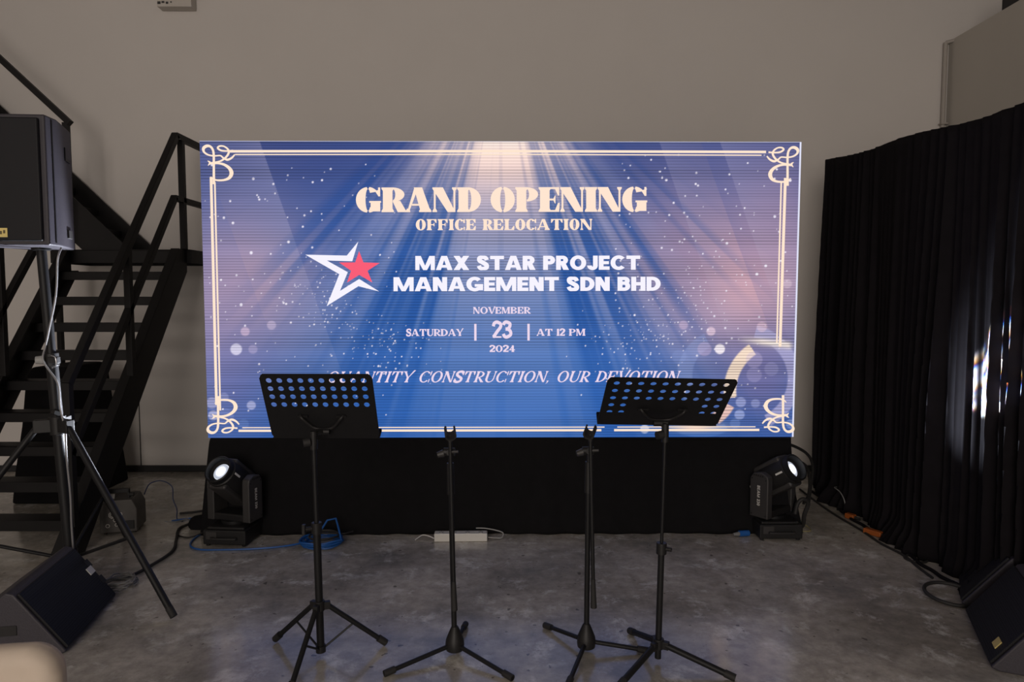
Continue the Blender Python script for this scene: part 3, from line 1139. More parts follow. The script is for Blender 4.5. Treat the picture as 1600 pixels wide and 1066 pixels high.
def speaker_stand():
    bx, by = -2.412, 3.66
    root = empty('speaker_stand', 'tall black tripod stand carrying the loudspeaker at left', 'speaker stand', (bx, by, 0))
    tx = -0.075 / 1.86
    ty = -0.03 / 1.86
    def p(z): return Vector((tx * z, ty * z, z))
    lo = MB()
    lo.cyl(p(0.16), p(1.27), 0.0285, n=20)
    lo.build('lower_tube', M['black'], root)
    up = MB().cyl(p(1.2), p(1.866), 0.024, n=20)
    for z in (1.42, 1.58, 1.72): up.cyl(p(z) + Vector((0, -0.0245, 0)), p(z) + Vector((0, -0.023, 0)), 0.005, n=8)
    up.build('upper_tube', M['black'], root)
    cl = MB().cyl(p(1.24), p(1.31), 0.034, n=18)
    cl.box(p(1.275) + Vector((0.03, -0.025, 0)), (0.05, 0.03, 0.035))
    c = cl.build('clamp', M['plastic'], root, bevel=0.003)
    kn = MB().cyl(p(1.275) + Vector((-0.03, -0.02, 0)), p(1.275) + Vector((-0.062, -0.034, 0)), 0.024, 0.020, n=14)
    plabel(kn.build('clamp_knob', M['grey_label'], c), 'worn pale tightening knob')
    pin = MB()
    pin.tube(spline([p(1.30) + Vector((0.03, -0.045, 0)), p(1.29) + Vector((0.055, -0.05, 0)), p(1.25) + Vector((0.055, -0.05, 0)), p(1.235) + Vector((0.03, -0.045, 0))], 5), 0.004)
    pin.build('locking_pin', M['chrome'], c)
    hz = 0.92
    hub = MB().cyl(p(hz - 0.05), p(hz + 0.05), 0.04, n=18)
    for a in (-26, 100, 205):
        v = Vector((math.cos(R(a)), math.sin(R(a)), 0))
        hub.box(p(hz) + v * 0.06, (0.10, 0.045, 0.07), (0, 0, R(a)))
    hub.build('hub', M['plastic'], root, bevel=0.004)
    kk = MB().cyl(p(hz + 0.075) + Vector((0.01, -0.03, 0)), p(hz + 0.075) + Vector((0.04, -0.05, 0)), 0.018, n=12)
    kk.build('hub_knob', M['plastic'], root)
    lc = MB().cyl(p(0.15), p(0.24), 0.036, n=18)
    lc.build('lower_collar', M['plastic'], root)
    for a in (-26, 100, 205):
        v = Vector((math.cos(R(a)), math.sin(R(a)), 0))
        r = 0.81 if a == -26 else 0.78
        top = p(hz) + v * 0.09
        ft = v * r + Vector((0, 0, 0.020))
        lg = MB().cyl(top, ft, 0.0175, n=14).build('leg', M['black'], root)
        d = (ft - top).normalized()
        MB().cyl(ft - d * 0.05, ft + d * 0.0, 0.019, 0.0185, n=14).build('rubber_foot', M['rubber'], lg)
        mid = top + (ft - top) * 0.60
        off = Vector((-v.y, v.x, 0)) * 0.012
        MB().cyl(p(0.19) + v * 0.03 + off, mid + off, 0.0095, n=10).build('brace', M['black'], root)
speaker_stand()
# pale lead running down the pole
cb = MB()
cb.tube(spline([(-2.36, 3.60, 1.868), (-2.37, 3.58, 1.80), (-2.40, 3.60, 1.62), (-2.452, 3.605, 1.42), (-2.468, 3.603, 1.35), (-2.470, 3.585, 1.27), (-2.415, 3.608, 1.15), (-2.405, 3.604, 1.02), (-2.375, 3.590, 0.90),
                (-2.380, 3.600, 0.75), (-2.372, 3.605, 0.55), (-2.375, 3.61, 0.35), (-2.37, 3.62, 0.12), (-2.34, 3.61, 0.012), (-2.28, 3.66, 0.008)], 8), 0.005, n=8)
tag(cb.build('speaker_cable', M['silver_cable']), 'pale grey cable running down the loudspeaker tripod pole', 'cable')

# ================================================================== FLOOR MONITORS
def monitor(label, near, far, badge, handle_end, strap=False):
    """wedge speaker: near/far are the floor ends of the grille's lower edge"""
    near, far = Vector(near), Vector(far)
    L = (far - near).length
    ex = (far - near).normalized()
    root = empty('floor_monitor', label, 'floor monitor', ((near.x + far.x) / 2, (near.y + far.y) / 2, 0), math.atan2(ex.y, ex.x), 'stage floor monitors')
    # local x along the floor edge; depth direction is +y or -y, away from the grille foot
    sgn = 1 if handle_end == 'pos' else -1
    prof = [(0.0, 0.012), (0.205, 0.292), (0.235, 0.302), (0.46, 0.14), (0.46, 0.0), (0.03, 0.0)]
    mt = Matrix(((0, 0, 1, -L / 2), (sgn, 0, 0, 0), (0, 1, 0, 0), (0, 0, 0, 1)))
    MB().prism(prof, mt, L).build('cabinet', M['cabinet'], root, bevel=0.008)
    gd = Vector((0.205, 0.280)).normalized()
    gl = math.hypot(0.205, 0.280)
    c = Vector((0.1025, 0.152)) + Vector((-gd.y, gd.x)) * 0.006
    ang = math.atan2(gd.y, gd.x)
    gm = Matrix.Translation((0, sgn * c.x, c.y)) @ Matrix.Rotation(sgn * ang, 4, 'X')
    g = MB()
    g.boxm((L - 0.03, gl - 0.02, 0.014), gm)
    gr = g.build('grille', M['grille'], root, bevel=0.005)
    if badge:
        bx, by, m = badge
        MBb = MB()
        MBb.boxm((0.055, 0.04, 0.004), gm @ Matrix.Translation((bx, sgn * by, 0.009 if True else 0)))
        plabel(MBb.build('badge', m, gr), 'small pale badge' if m is not M['gold'] else 'small gold badge')
    if strap:
        for k in (-0.055, 0.055):
            MB().boxm((0.04, 0.045, 0.006), gm @ Matrix.Translation((L / 2 - 0.02, k, 0.006))).build('corner_bracket', M['plastic'], gr)
    for s in (-1, 1):
        hm = MB()
        hm.box((s * (L / 2 + 0.001), sgn * 0.25, 0.13), (0.006, 0.11, 0.045))
        hm.build('handle', M['rubber'], root, bevel=0.002)
    return root
a, b = (-2.009, 2.982, 0), (-2.121, 3.566, 0)
monitor('black wedge floor monitor in front of the loudspeaker tripod', a, b, (0.25, 0.02, M['label']), 'pos', True)
a, b = (2.066, 2.85, 0), (2.308, 3.381, 0)
monitor('black wedge floor monitor with a gold badge at the bottom right corner', a, b, (-0.20, -0.09, M['gold']), 'neg')
a, b = (2.42, 3.22, 0), (2.60, 3.72, 0)
rm = monitor('dark wedge floor monitor behind the gold badged one, beside the curtain', (2.345, 3.47, 0), (2.545, 3.79, 0), None, 'neg')

# ================================================================== MUSIC STANDS
def desk_mesh(W, H, rows, holes, skip, thick, corner_r=0.02):
    """sheet steel desk with round holes, in local xz (z up along the slope)"""
    nx, nz = 10, rows
    cx, cz = W / nx, 0
    mb = MB()
    z_top = H - 0.012
    ph = holes
    cellw = (W - 0.03) / nx
    r = 0.0105
    f = thick / 2
    K = 16
    def ring_cell(x0, x1, z0, z1, hole):
        if not hole:
            for y in (-f, f): mb.add([(x0, y, z0), (x1, y, z0), (x1, y, z1), (x0, y, z1)], [(0, 1, 2, 3)])
            return
        xc, zc = (x0 + x1) / 2, (z0 + z1) / 2
        hw, hh = (x1 - x0) / 2, (z1 - z0) / 2
        inn, out = [], []
        for k in range(K):
            a = 2 * PI * k / K + PI / K
            ca, sa = math.cos(a), math.sin(a)
            inn.append((xc + 0.0125 * ca, zc + 0.0125 * sa))
            s = min(hw / max(abs(ca), 1e-6), hh / max(abs(sa), 1e-6))
            out.append((xc + s * ca, zc + s * sa))
        crn = {}
        for y in (-f, f):
            vs = [(p[0], y, p[1]) for p in inn] + [(p[0], y, p[1]) for p in out]
            fs = [(k, (k + 1) % K, K + (k + 1) % K, K + k) for k in range(K)]
            o = len(vs)
            cs = [(x1, z1), (x0, z1), (x0, z0), (x1, z0)]
            vs += [(p[0], y, p[1]) for p in cs]
            fs += [(K + 1, K + 2, o), ] if False else []
            # corner triangles
            for ci, (px_, pz_) in enumerate(cs):
                best = sorted(range(K), key=lambda q: (out[q][0] - px_) ** 2 + (out[q][1] - pz_) ** 2)[:2]
                fs.append((K + best[0], K + best[1], o + ci))
            mb.add(vs, fs)
        vs = [(p[0], -f, p[1]) for p in inn] + [(p[0], f, p[1]) for p in inn]
        mb.add(vs, [(k, (k + 1) % K, K + (k + 1) % K, K + k) for k in range(K)])
    x_l = -W / 2 + 0.015
    z1 = z_top
    zs_ = [z_top - ph * j for j in range(rows + 1)]
    for j in range(rows):
        for i in range(nx):
            ring_cell(x_l + cellw * i, x_l + cellw * (i + 1), zs_[j + 1], zs_[j], not skip(i, j))
    ring_cell(x_l, x_l + cellw * nx, 0, zs_[rows], False)
    ring_cell(x_l, x_l + cellw * nx, z_top, H, False)
    ring_cell(-W / 2, x_l, corner_r, H - corner_r, False)
    ring_cell(W / 2 - 0.015, W / 2, corner_r, H - corner_r, False)
    for sx in (-1, 1):
        for za, zb in ((H - corner_r, H), (0, corner_r)):
            xa = sx * (W / 2 - 0.015)
            zi = za if za > H / 2 else zb
            zo = zb if za > H / 2 else za
            for y in (-f, f):
                mb.add([(xa, y, zi), (xa, y, zo), (xa + sx * 0.008, y, zo + (zi - zo) * 0.25), (xa + sx * 0.015, y, zi)], [(0, 1, 2, 3)])
    # rim
    mb.box((0, 0, H), (W - 0.03, thick, thick))
    mb.box((0, 0, 0), (W - 0.03, thick, thick))
    for sx in (-1, 1): mb.box((sx * W / 2, 0, H / 2), (thick, thick, H - 2 * corner_r))
    return mb

def music_stand(label, base, yaw_desk, W, H, z_low, y_low, tilt, rows, pitch, skip, top_off, legs, style):
    root = empty('music_stand', label, 'music stand', base, 0, 'black music stands')
    lean = Vector(top_off) / 1.0
    def p(z): return Vector((lean.x * z, lean.y * z, z))
    # desk: empty transform baked into mesh
    mb = desk_mesh(W, H, rows, pitch, skip, 0.0025)
    dm_ = Matrix.Translation((p(1).x + yaw_desk[0], y_low, z_low)) @ Matrix.Rotation(yaw_desk[1], 4, 'Z') @ Matrix.Rotation(yaw_desk[2], 4, 'Y') @ Matrix.Rotation(tilt, 4, 'X')
    mb.v = [tuple(dm_ @ Vector(v)) for v in mb.v]
    desk = mb.build('desk', M['black'], root, smooth=False)
    lp = MB()
    lp.boxm((W, 0.055, 0.003), dm_ @ Matrix.Translation((0, 0.027, 0)))
    lp.boxm((W, 0.003, 0.012), dm_ @ Matrix.Translation((0, 0.054, 0.006)))
    lp.build('ledge', M['black'], desk)
    # Y bracket behind the desk
    br = MB()
    zc = 0.07
    Q = lambda x, z, y=-0.018: tuple(dm_ @ Vector((x, y, z)))
    pts = [Q(-0.095, zc + 0.06, -0.006), Q(-0.085, zc + 0.052), Q(-0.055, zc + 0.015), Q(-0.035, zc + 0.0), Q(0, zc - 0.006), Q(0.035, zc), Q(0.055, zc + 0.015), Q(0.085, zc + 0.052), Q(0.095, zc + 0.06, -0.006)]
    br.tube(spline(pts, 5), 0.007, n=10)
    for s in (-1, 1):
        br.boxm((0.045, 0.006, 0.010), dm_ @ Matrix.Translation((s * 0.085, -0.008, zc + 0.057)))
    br.build('bracket', M['plastic'], root)
    ax = dm_ @ Vector((0, -0.03, zc - 0.01))
    top = p(ax.z - 0.05) if style == 'tall' else p(ax.z - 0.06)
    hd = MB()
    hd.cyl(top - Vector((0, 0, 0.02)), top + Vector((0, 0, 0.06)), 0.016, n=14)
    hd.cyl(ax + Vector((-0.03, 0, 0)), ax + Vector((0.03, 0, 0)), 0.013, n=14)
    hd.cyl(top + Vector((0, 0, 0.05)), ax, 0.012, n=12)
    hd.build('tilt_head', M['plastic'], root)
    kb = MB().cyl(top + Vector((-0.012, -0.01, 0.015)), top + Vector((-0.04, -0.02, 0.012)), 0.018, n=12)
    kb.build('tilt_knob', M['rubber'], root)
    hub_z, zj = style_z[style]
    MB().cyl(p(zj - 0.06), top, 0.0075 if style == 'flat' else 0.0105, n=12).build('upper_tube', M['black'], root)
    MB().cyl(p(0.03 if style == 'tall' else 0.02), p(zj), 0.0168 if style == 'tall' else 0.0138, n=14).build('lower_tube', M['black'], root)
    ck = MB().cyl(p(zj - 0.03), p(zj + 0.02), 0.0225, n=14)
    ck.cyl(p(zj) + Vector((0, 0, -0.005)), p(zj) + (Vector((-0.045, -0.02, -0.005)) if style == 'tall' else Vector((0.04, -0.02, -0.005))), 0.009, n=10)
    if style == 'tall': ck.box(p(zj) + Vector((-0.05, -0.022, -0.005)), (0.014, 0.02, 0.045))
    ck.build('height_clutch', M['plastic'], root, bevel=0.002)
    hub = MB().cyl(p(hub_z - 0.02), p(hub_z + 0.025), 0.024, n=16)
    for a, r in legs:
        v = Vector((math.cos(R(a)), math.sin(R(a)), 0))
        hub.box(p(hub_z) + v * 0.03, (0.035, 0.024, 0.034), (0, 0, R(a)))
    hub.build('hub', M['plastic'], root, bevel=0.003)
    if style == 'tall':
        MB().cyl(p(0.025), p(0.055), 0.022, n=14).build('lower_collar', M['plastic'], root)
    for a, r in legs:
        v = Vector((math.cos(R(a)), math.sin(R(a)), 0))
        t0 = p(hub_z) + v * 0.035
        ft = v * r + Vector((0, 0, 0.014))
        lg = MB().cyl(t0, ft, 0.0115 if style == 'tall' else 0.0135, n=12).build('leg', M['black'], root)
        d = (ft - t0).normalized()
        MB().cyl(ft - d * 0.045, ft, 0.0165, 0.016, n=12).build('rubber_foot', M['rubber'], lg)
        if style == 'tall':
            mid = t0 + (ft - t0) * 0.45
            MB().cyl(p(0.04) + v * 0.012, mid, 0.0048, n=8).build('brace', M['black'], root)
    return root
style_z = {'tall': (0.235, 0.595), 'flat': (0.085, 0.52)}

music_stand('black music stand with its perforated desk beside the left moving head light', (-0.855, 2.96, 0), (0.03, R(-0.6), 0.0), 0.484, 0.345, 0.972, 0.095, math.atan2(0.155, 0.31), 4, 0.042,
            lambda i, j: False, (-0.015, 0.0, 0), ((152, 0.285), (20, 0.29), (262, 0.31)), 'tall')
music_stand('black music stand with a flatter desk, in front of the right end of the screen', (0.643, 2.915, 0), (-0.02, R(1.5), R(1.2)), 0.53, 0.345, 1.045, 0.075, math.atan2(0.25, 0.235), 5, 0.052,
            lambda i, j: j >= 3 and 2 <= i <= 7, (0.018, 0.0, 0), ((107, 0.27), (-27, 0.33), (226, 0.30)), 'flat')

# ================================================================== MICROPHONE STANDS
def mic_stand(label, base, legs, boom_dx, lean, clip_rot):
    root = empty('microphone_stand', label, 'microphone stand', base, 0, 'microphone stands with folded booms')
    def p(z): return Vector((lean * z, 0, z))
    hub = MB()
    hub.lathe([(0.030, 0.018), (0.040, 0.024), (0.043, 0.045), (0.040, 0.070), (0.028, 0.100), (0.017, 0.125), (0.014, 0.130)], n=20)
    hub.build('base_hub', M['plastic'], root)
    for a, r in legs:
        v = Vector((math.cos(R(a)), math.sin(R(a)), 0))
        t0 = v * 0.035 + Vector((0, 0, 0.045))
        ft = v * r + Vector((0, 0, 0.013))
        lg = MB().cyl(t0, ft, 0.0098, n=12).build('leg', M['black'], root)
        d = (ft - t0).normalized()
        MB().cyl(ft - d * 0.05, ft, 0.0145, 0.0145, n=12).build('rubber_foot', M['rubber'], lg)
    MB().cyl(p(0.12), p(0.76), 0.0122, n=14).build('lower_tube', M['black'], root)
    MB().cyl(p(0.735), p(0.875), 0.0175, 0.0155, n=14).build('height_clutch', M['plastic'], root)
    MB().cyl(p(0.87), p(0.93), 0.009, n=12).build('upper_tube', M['black'], root)
    j = p(0.925) + Vector((0, 0.0, 0))
    jt = MB().cyl(j + Vector((-0.028, 0, 0)), j + Vector((0.022, 0, 0)), 0.018, n=16)
    jt.cyl(j + Vector((0, -0.02, 0.0)), j + Vector((0, 0.02, 0.0)), 0.014, n=12)
    jt.build('boom_joint', M['plastic'], root)
    kn = MB().cyl(j + Vector((-0.028, -0.005, -0.005)), j + Vector((-0.055, -0.01, -0.012)), 0.017, 0.012, n=10)
    plabel(kn.build('boom_knob', M['grey_metal'], root), 'worn grey wing knob')
    # boom folded down along the pole
    up = p(0.985) + Vector((0.004, -0.024, 0))
    lo = Vector((boom_dx, -0.034, 0.22))
    bm_ = MB().cyl(up, lo, 0.0088, n=12).build('boom', M['black'], root)
    d = (lo - up).normalized()
    MB().cyl(lo - d * 0.13, lo + d * 0.0, 0.010, 0.0145, n=12).build('counterweight', M['rubber'], bm_)
    mk = MB().cyl(up + d * 0.055 + Vector((0.0, 0, 0)), up + d * 0.055 + Vector((0.035, -0.004, 0.002)), 0.006, n=8)
    mk.build('thumb_screw', M['grey_metal'], bm_)
    # microphone clip: an open U cradle
    c = up + Vector((0, 0, 0.012))
    mtx = Matrix.Translation(c) @ Matrix.Rotation(clip_rot, 4, 'Z') @ Matrix.Rotation(R(24), 4, 'X')
    cp = MB()
    ring_ = []
    for k in range(15):
        a = R(-218 + 256 * k / 14)
        ring_.append((0.0185 * math.cos(a), 0.0185 * math.sin(a) + 0.024))
    outer = []
    for k in range(15):
        a = R(-218 + 256 * k / 14)
        outer.append((0.0255 * math.cos(a), 0.0255 * math.sin(a) + 0.024))
    mt2 = mtx @ Matrix(((1, 0, 0, 0), (0, 0, 1, -0.03), (0, 1, 0, 0), (0, 0, 0, 1)))
    for k in range(14):
        cp.prism([outer[k], outer[k + 1], ring_[k + 1], ring_[k]], mt2, 0.06)
    cp.cyl(up + d * 0.01, c + Vector((0, 0, 0.006)), 0.010, 0.008, n=10)
    cp.build('microphone_clip', M['rubber'], bm_)
    return root
mic_stand('black microphone stand in front of the white power strip', (-0.258, 2.985, 0), ((213, 0.34), (83, 0.26), (-40, 0.34)), 0.002, -0.018, R(10))
mic_stand('black microphone stand next to the flatter music stand', (0.338, 3.01, 0), ((129, 0.285), (-4, 0.28), (250, 0.32)), 0.028, 0.005, R(-20))

# ================================================================== MOVING HEAD LIGHTS
def lettering(text, size, m, mtx, name, parent, W=.2):
    polys = lay_out(text, lambda ch: sans_glyph(ch, W), 0.14)
    xs = [p[0] for _, q in polys for p in q]
    mn, mx = min(xs), max(xs)
    k = size / (mx - mn)
    mb = MB()
    for _, q in polys: mb.add([mtx @ Vector(((x - (mn + mx) / 2) * k, (y - 0.5) * k, 0)) for x, y in q], [tuple(range(len(q)))])
    return mb.build(name, m, parent, smooth=False)

def moving_head(label, loc, base_rot, pan, tilt, lit, lens_srgb):
    """lamp head on a yoke; pan about z (head points along local -y at 0), tilt above horizontal"""
    root = empty('moving_head_light', label, 'stage light', loc, base_rot, 'moving head lights')
    b = MB()
    b.box((0, 0, 0.062), (0.285, 0.31, 0.095))
    b.box((0, 0, 0.115), (0.25, 0.27, 0.02))
    for sx in (-1, 1):
        for sy in (-1, 1): b.cyl((sx * 0.12, sy * 0.13, 0), (sx * 0.12, sy * 0.13, 0.02), 0.014, n=10)
    base = b.build('base', M['plastic'], root, bevel=0.008)
    for sy in (-1, 1):
        h = MB()
        h.tube(spline([(-0.075, sy * 0.155, 0.06), (-0.07, sy * 0.175, 0.06), (0.07, sy * 0.175, 0.06), (0.075, sy * 0.155, 0.06)], 5), 0.009, n=8)
        h.build('carry_handle', M['rubber'], base)
    pl = MB().box((-0.085, -0.1565, 0.075), (0.07, 0.003, 0.05)).build('control_panel', M['grey_metal'], base)
    MB().cyl((0, 0, 0.12), (0, 0, 0.145), 0.085, n=24).build('pan_bearing', M['black'], root)
    py = Matrix.Rotation(pan, 4, 'Z')
    yk = MB()
    yk.boxm((0.30, 0.13, 0.05), py @ Matrix.Translation((0, 0, 0.165)))
    yoke = yk.build('yoke', M['plastic'], root, bevel=0.01)
    for s in (-1, 1):
        am = MB()
        prof = [(-0.068, 0.14), (0.068, 0.14), (0.068, 0.40), (0.045, 0.437), (-0.015, 0.447), (-0.062, 0.425), (-0.068, 0.40)]
        mt = py @ Matrix(((0, 0, 1, s * 0.138 - 0.028), (1, 0, 0, 0), (0, 1, 0, 0), (0, 0, 0, 1)))
        am.prism(prof, mt, 0.056)
        arm = am.build('yoke_arm', M['grey_metal'], root, bevel=0.008)
        vt = MB()
        for k in range(5):
            vt.boxm((0.002, 0.006, 0.012), py @ Matrix.Translation((s * 0.1668, -0.028 + 0.016 * k, 0.424)) @ Matrix.Rotation(R(20), 4, 'X'))
        for y_, z_ in ((-0.052, 0.40), (0.052, 0.40), (-0.052, 0.16), (0.052, 0.16)):
            vt.cyl(py @ Vector((s * 0.165, y_, z_)), py @ Vector((s * 0.1675, y_, z_)), 0.005, n=8)
        vt.build('vents_and_screws', M['black'], arm)
        # vertical lettering on the outer face, reading downward
        tm = py @ Matrix.Translation((s * 0.1672, 0, 0.29)) @ Matrix(((0, 0, s, 0), (0, s, 0, 0), (-1, 0, 0, 0), (0, 0, 0, 1)))
        plabel(lettering('BEAM 230', 0.135, M['label'], tm, 'lettering', arm), 'white vertical lettering')
    tz = 0.385
    hm = py @ Matrix.Translation((0, 0, tz)) @ Matrix.Rotation(PI / 2 - tilt, 4, 'X') @ Matrix.Rotation(0, 4, 'Z')
    # head axis is local +z of hm mapped so that tilt=90 deg looks up; at tilt=0 looks along -y
    hd = MB()
    hd.lathe([(0.055, -0.19), (0.085, -0.175), (0.098, -0.12), (0.104, -0.02), (0.104, 0.10), (0.098, 0.155), (0.090, 0.160), (0.050, 0.148)], hm, n=28)
    head = hd.build('lamp_head', M['plastic'], root)
    cv = MB()
    cv.boxm((0.135, 0.218, 0.30), hm @ Matrix.Translation((0, 0, -0.005)))
    cv.build('head_cover', M['grey_metal'], head, bevel=0.018)
    rg = MB()
    rg.lathe([(0.079, 0.150), (0.080, 0.200), (0.084, 0.203), (0.091, 0.198), (0.093, 0.165)], hm, n=32, caps=False)
    rg.build('lens_ring', M['black'], head)
    lb = MB()
    for sx in (-1, 1):
        lb.boxm((0.003, 0.012, 0.055), hm @ Matrix.Translation((sx * 0.1045, 0, 0.125)))
        lb.boxm((0.003, 0.012, 0.055), hm @ Matrix.Translation((sx * 0.100, 0, -0.12)))
    plabel(lb.build('reflective_label', M['label'], head), 'small pale label strips')
    # lens: glowing glass with hotter centre
    lm = bpy.data.materials.new('lit_lens')
    lm.use_nodes = True
    nt = lm.node_tree
    N, L = nt.nodes.new, nt.links.new
    nt.nodes.remove(nt.nodes['Principled BSDF'])
    at_ = N('ShaderNodeAttribute')
    at_.attribute_name = 'radius'
    rp = N('ShaderNodeValToRGB')
    els = rp.color_ramp.elements
    els[0].position = 0.0
    els[0].color = (1, 1, 1, 1)
    els[1].position = 1.0
    els[1].color = (0.17, 0.18, 0.20, 1)
    for pos, col in ((0.42, (1, 1, 1, 1)), (0.62, (0.14, 0.15, 0.175, 1)), (0.86, (0.08, 0.085, 0.10, 1))):
        q = els.new(pos)
        q.color = col
    L(at_.outputs['Fac'], rp.inputs['Fac'])
    ee = N('ShaderNodeEmission')
    L(rp.outputs['Color'], ee.inputs['Color'])
    ee.inputs['Strength'].default_value = lit
    L(ee.outputs['Emission'], nt.nodes['Material Output'].inputs['Surface'])
    ln = MB()
    prof = [(0.001, 0.166), (0.010, 0.1655), (0.020, 0.1645), (0.030, 0.163), (0.040, 0.161), (0.048, 0.158), (0.055, 0.153)]
    ln.lathe(list(reversed(prof)), hm, n=28)
    lo = ln.build('lens', lm, head)
    ra = lo.data.attributes.new('radius', 'FLOAT', 'POINT')
    inv = hm.inverted()
    for i, v in enumerate(lo.data.vertices):
        q = inv @ v.co
        ra.data[i].value = math.hypot(q.x, q.y) / 0.055
    return root, hm

def spot(name, root, hm, power, size, blend, color, gobo=False):
    d = bpy.data.lights.new(name, 'SPOT')
    d.energy = power
    d.spot_size = size
    d.spot_blend = blend
    d.color = color
    d.shadow_soft_size = 0.02
    o = bpy.data.objects.new(name, d)
    COL.objects.link(o)
    o.parent = root
    o.matrix_local = hm @ Matrix.Translation((0, 0, 0.215)) @ Matrix.Rotation(PI, 4, 'X')
    if gobo:
        d.use_nodes = True
        nt = d.node_tree
        N, L = nt.nodes.new, nt.links.new
        em_ = nt.nodes['Emission']
        tc = N('ShaderNodeTexCoord')
        sep = N('ShaderNodeSeparateXYZ')
        L(tc.outputs['Normal'], sep.inputs[0])
        dx = N('ShaderNodeMath'); dx.operation = 'DIVIDE'
        dy = N('ShaderNodeMath'); dy.operation = 'DIVIDE'
        L(sep.outputs['X'], dx.inputs[0]); L(sep.outputs['Z'], dx.inputs[1])
        L(sep.outputs['Y'], dy.inputs[0]); L(sep.outputs['Z'], dy.inputs[1])
        cmb = N('ShaderNodeCombineXYZ')
        L(dx.outputs[0], cmb.inputs[0]); L(dy.outputs[0], cmb.inputs[1])
        def dots(off):
            ad = N('ShaderNodeVectorMath'); ad.operation = 'ADD'
            ad.inputs[1].default_value = off
            L(cmb.outputs[0], ad.inputs[0])
            vo = N('ShaderNodeTexVoronoi')
            vo.voronoi_dimensions = '2D'
            vo.inputs['Scale'].default_value = 19
            vo.inputs['Randomness'].default_value = 0.55
            L(ad.outputs[0], vo.inputs['Vector'])
            mr = N('ShaderNodeMapRange')
            mr.inputs['From Min'].default_value = 0.42
            mr.inputs['From Max'].default_value = 0.30
            mr.inputs['To Min'].default_value = 0.012
            mr.inputs['To Max'].default_value = 1.0
            L(vo.outputs['Distance'], mr.inputs['Value'])
            return mr.outputs[0]
        cc = N('ShaderNodeCombineColor')
        L(dots((0.0, 0.0, 0)), cc.inputs[1])
        L(dots((0.002, 0.004, 0)), cc.inputs[0])
        L(dots((-0.002, -0.006, 0)), cc.inputs[2])
        L(cc.outputs[0], em_.inputs['Color'])
    return o

def aim(loc, base_rot, target):
    d = Vector(target) - (Vector(loc) + Vector((0, 0, 0.385)))
    pan = math.atan2(d.x, -d.y) - base_rot
    return pan, math.atan2(d.z, math.hypot(d.x, d.y))

lloc = (-1.84, 4.455, 0)
lrot = R(-4.5)
lp_, lt_ = aim(lloc, lrot, Vector(lloc) + Vector((-0.22, -0.73, 0.385 + 0.62)))
r1, h1 = moving_head('black moving head light with its round lens facing the camera, beside the stairs', lloc, lrot, lp_, lt_, 5.0, (1, 1, 1))
spot('beam_light', r1, h1, 620, R(62), 0.4, (0.85, 0.9, 1.0))
rloc = (1.775, 4.565, 0)
rrot = R(0.5)
rp_, rt_ = aim(rloc, rrot, (2.48, 3.60, 1.16))
r2, h2 = moving_head('black moving head light tilted toward the curtain at the right end of the skirt', rloc, rrot, rp_, rt_, 5.0, (1, 1, 1))
spot('beam_light', r2, h2, 40000, R(19), 0.35, (0.86, 0.88, 1.0), True)
spot('beam_spill', r2, h2, 210, R(52), 0.9, (0.8, 0.86, 1.0))

# ================================================================== EFFECTS LIGHT under the stairs
def effects_box():
    root = empty('effects_projector', 'dark grey effects projector box with white hexagon print on the floor beside the stairs', 'effects light', (-2.70, 4.66, 0), R(14))
    b = MB()
    prof = [(-0.115, 0.012), (0.115, 0.012), (0.115, 0.17), (0.085, 0.235), (-0.06, 0.235), (-0.115, 0.20)]
    mt = Matrix(((1, 0, 0, 0), (0, 0, 1, -0.12), (0, 1, 0, 0), (0, 0, 0, 1)))
    b.prism(prof, mt, 0.22)
    body = b.build('body', M['box_grey'], root, bevel=0.006)
    for x in (-0.09, 0.09):
        for y in (-0.09, 0.07): MB().cyl((x, y, 0), (x, y, 0.014), 0.012, n=10).build('foot', M['rubber'], root)
    w = MB().box((0.055, -0.122, 0.062), (0.085, 0.006, 0.06)).build('window', M['black'], body, bevel=0.002)
    br = MB()
    br.box((-0.02, -0.06, 0.285), (0.16, 0.025, 0.028))
    for x in (-0.095, 0.055): br.box((x, -0.06, 0.25), (0.01, 0.025, 0.09))
    br.build('hanging_bracket', M['black'], root, bevel=0.002)
    kn = MB().cyl((0.06, -0.06, 0.255), (0.085, -0.06, 0.255), 0.014, n=12).build('bracket_knob', M['rubber'], root)
    lb = MB()
    lb.box((-0.055, -0.075, 0.251), (0.05, 0.003, 0.03), (R(-20), 0, 0))
    plabel(lb.build('paper_label', M['grey_label'], root), 'pale paper label')
    hx = MB()
    for x, z, r, n in ((-0.035, 0.135, 0.023, 7), (-0.034, 0.135, 0.015, 7), (0.0, 0.112, 0.018, 18), (0.014, 0.138, 0.0105, 14), (-0.001, 0.087, 0.014, 6), (0.018, 0.063, 0.0105, 14), (-0.066, 0.062, 0.0115, 14), (-0.012, 0.066, 0.010, 6), (-0.02, 0.098, 0.011, 6)):
        pts = [(x + r * math.cos(2 * PI * k / n), -0.1205, z + r * math.sin(2 * PI * k / n)) for k in range(n)]
        hx.tube(pts, 0.0020, n=5, closed=True)
    hx.tube([(0.029, -0.1205, 0.063), (0.038, -0.1205, 0.066)], 0.0018, n=5)
    plabel(hx.build('hexagon_print', M['label'], body), 'white hexagon and circle print')
effects_box()

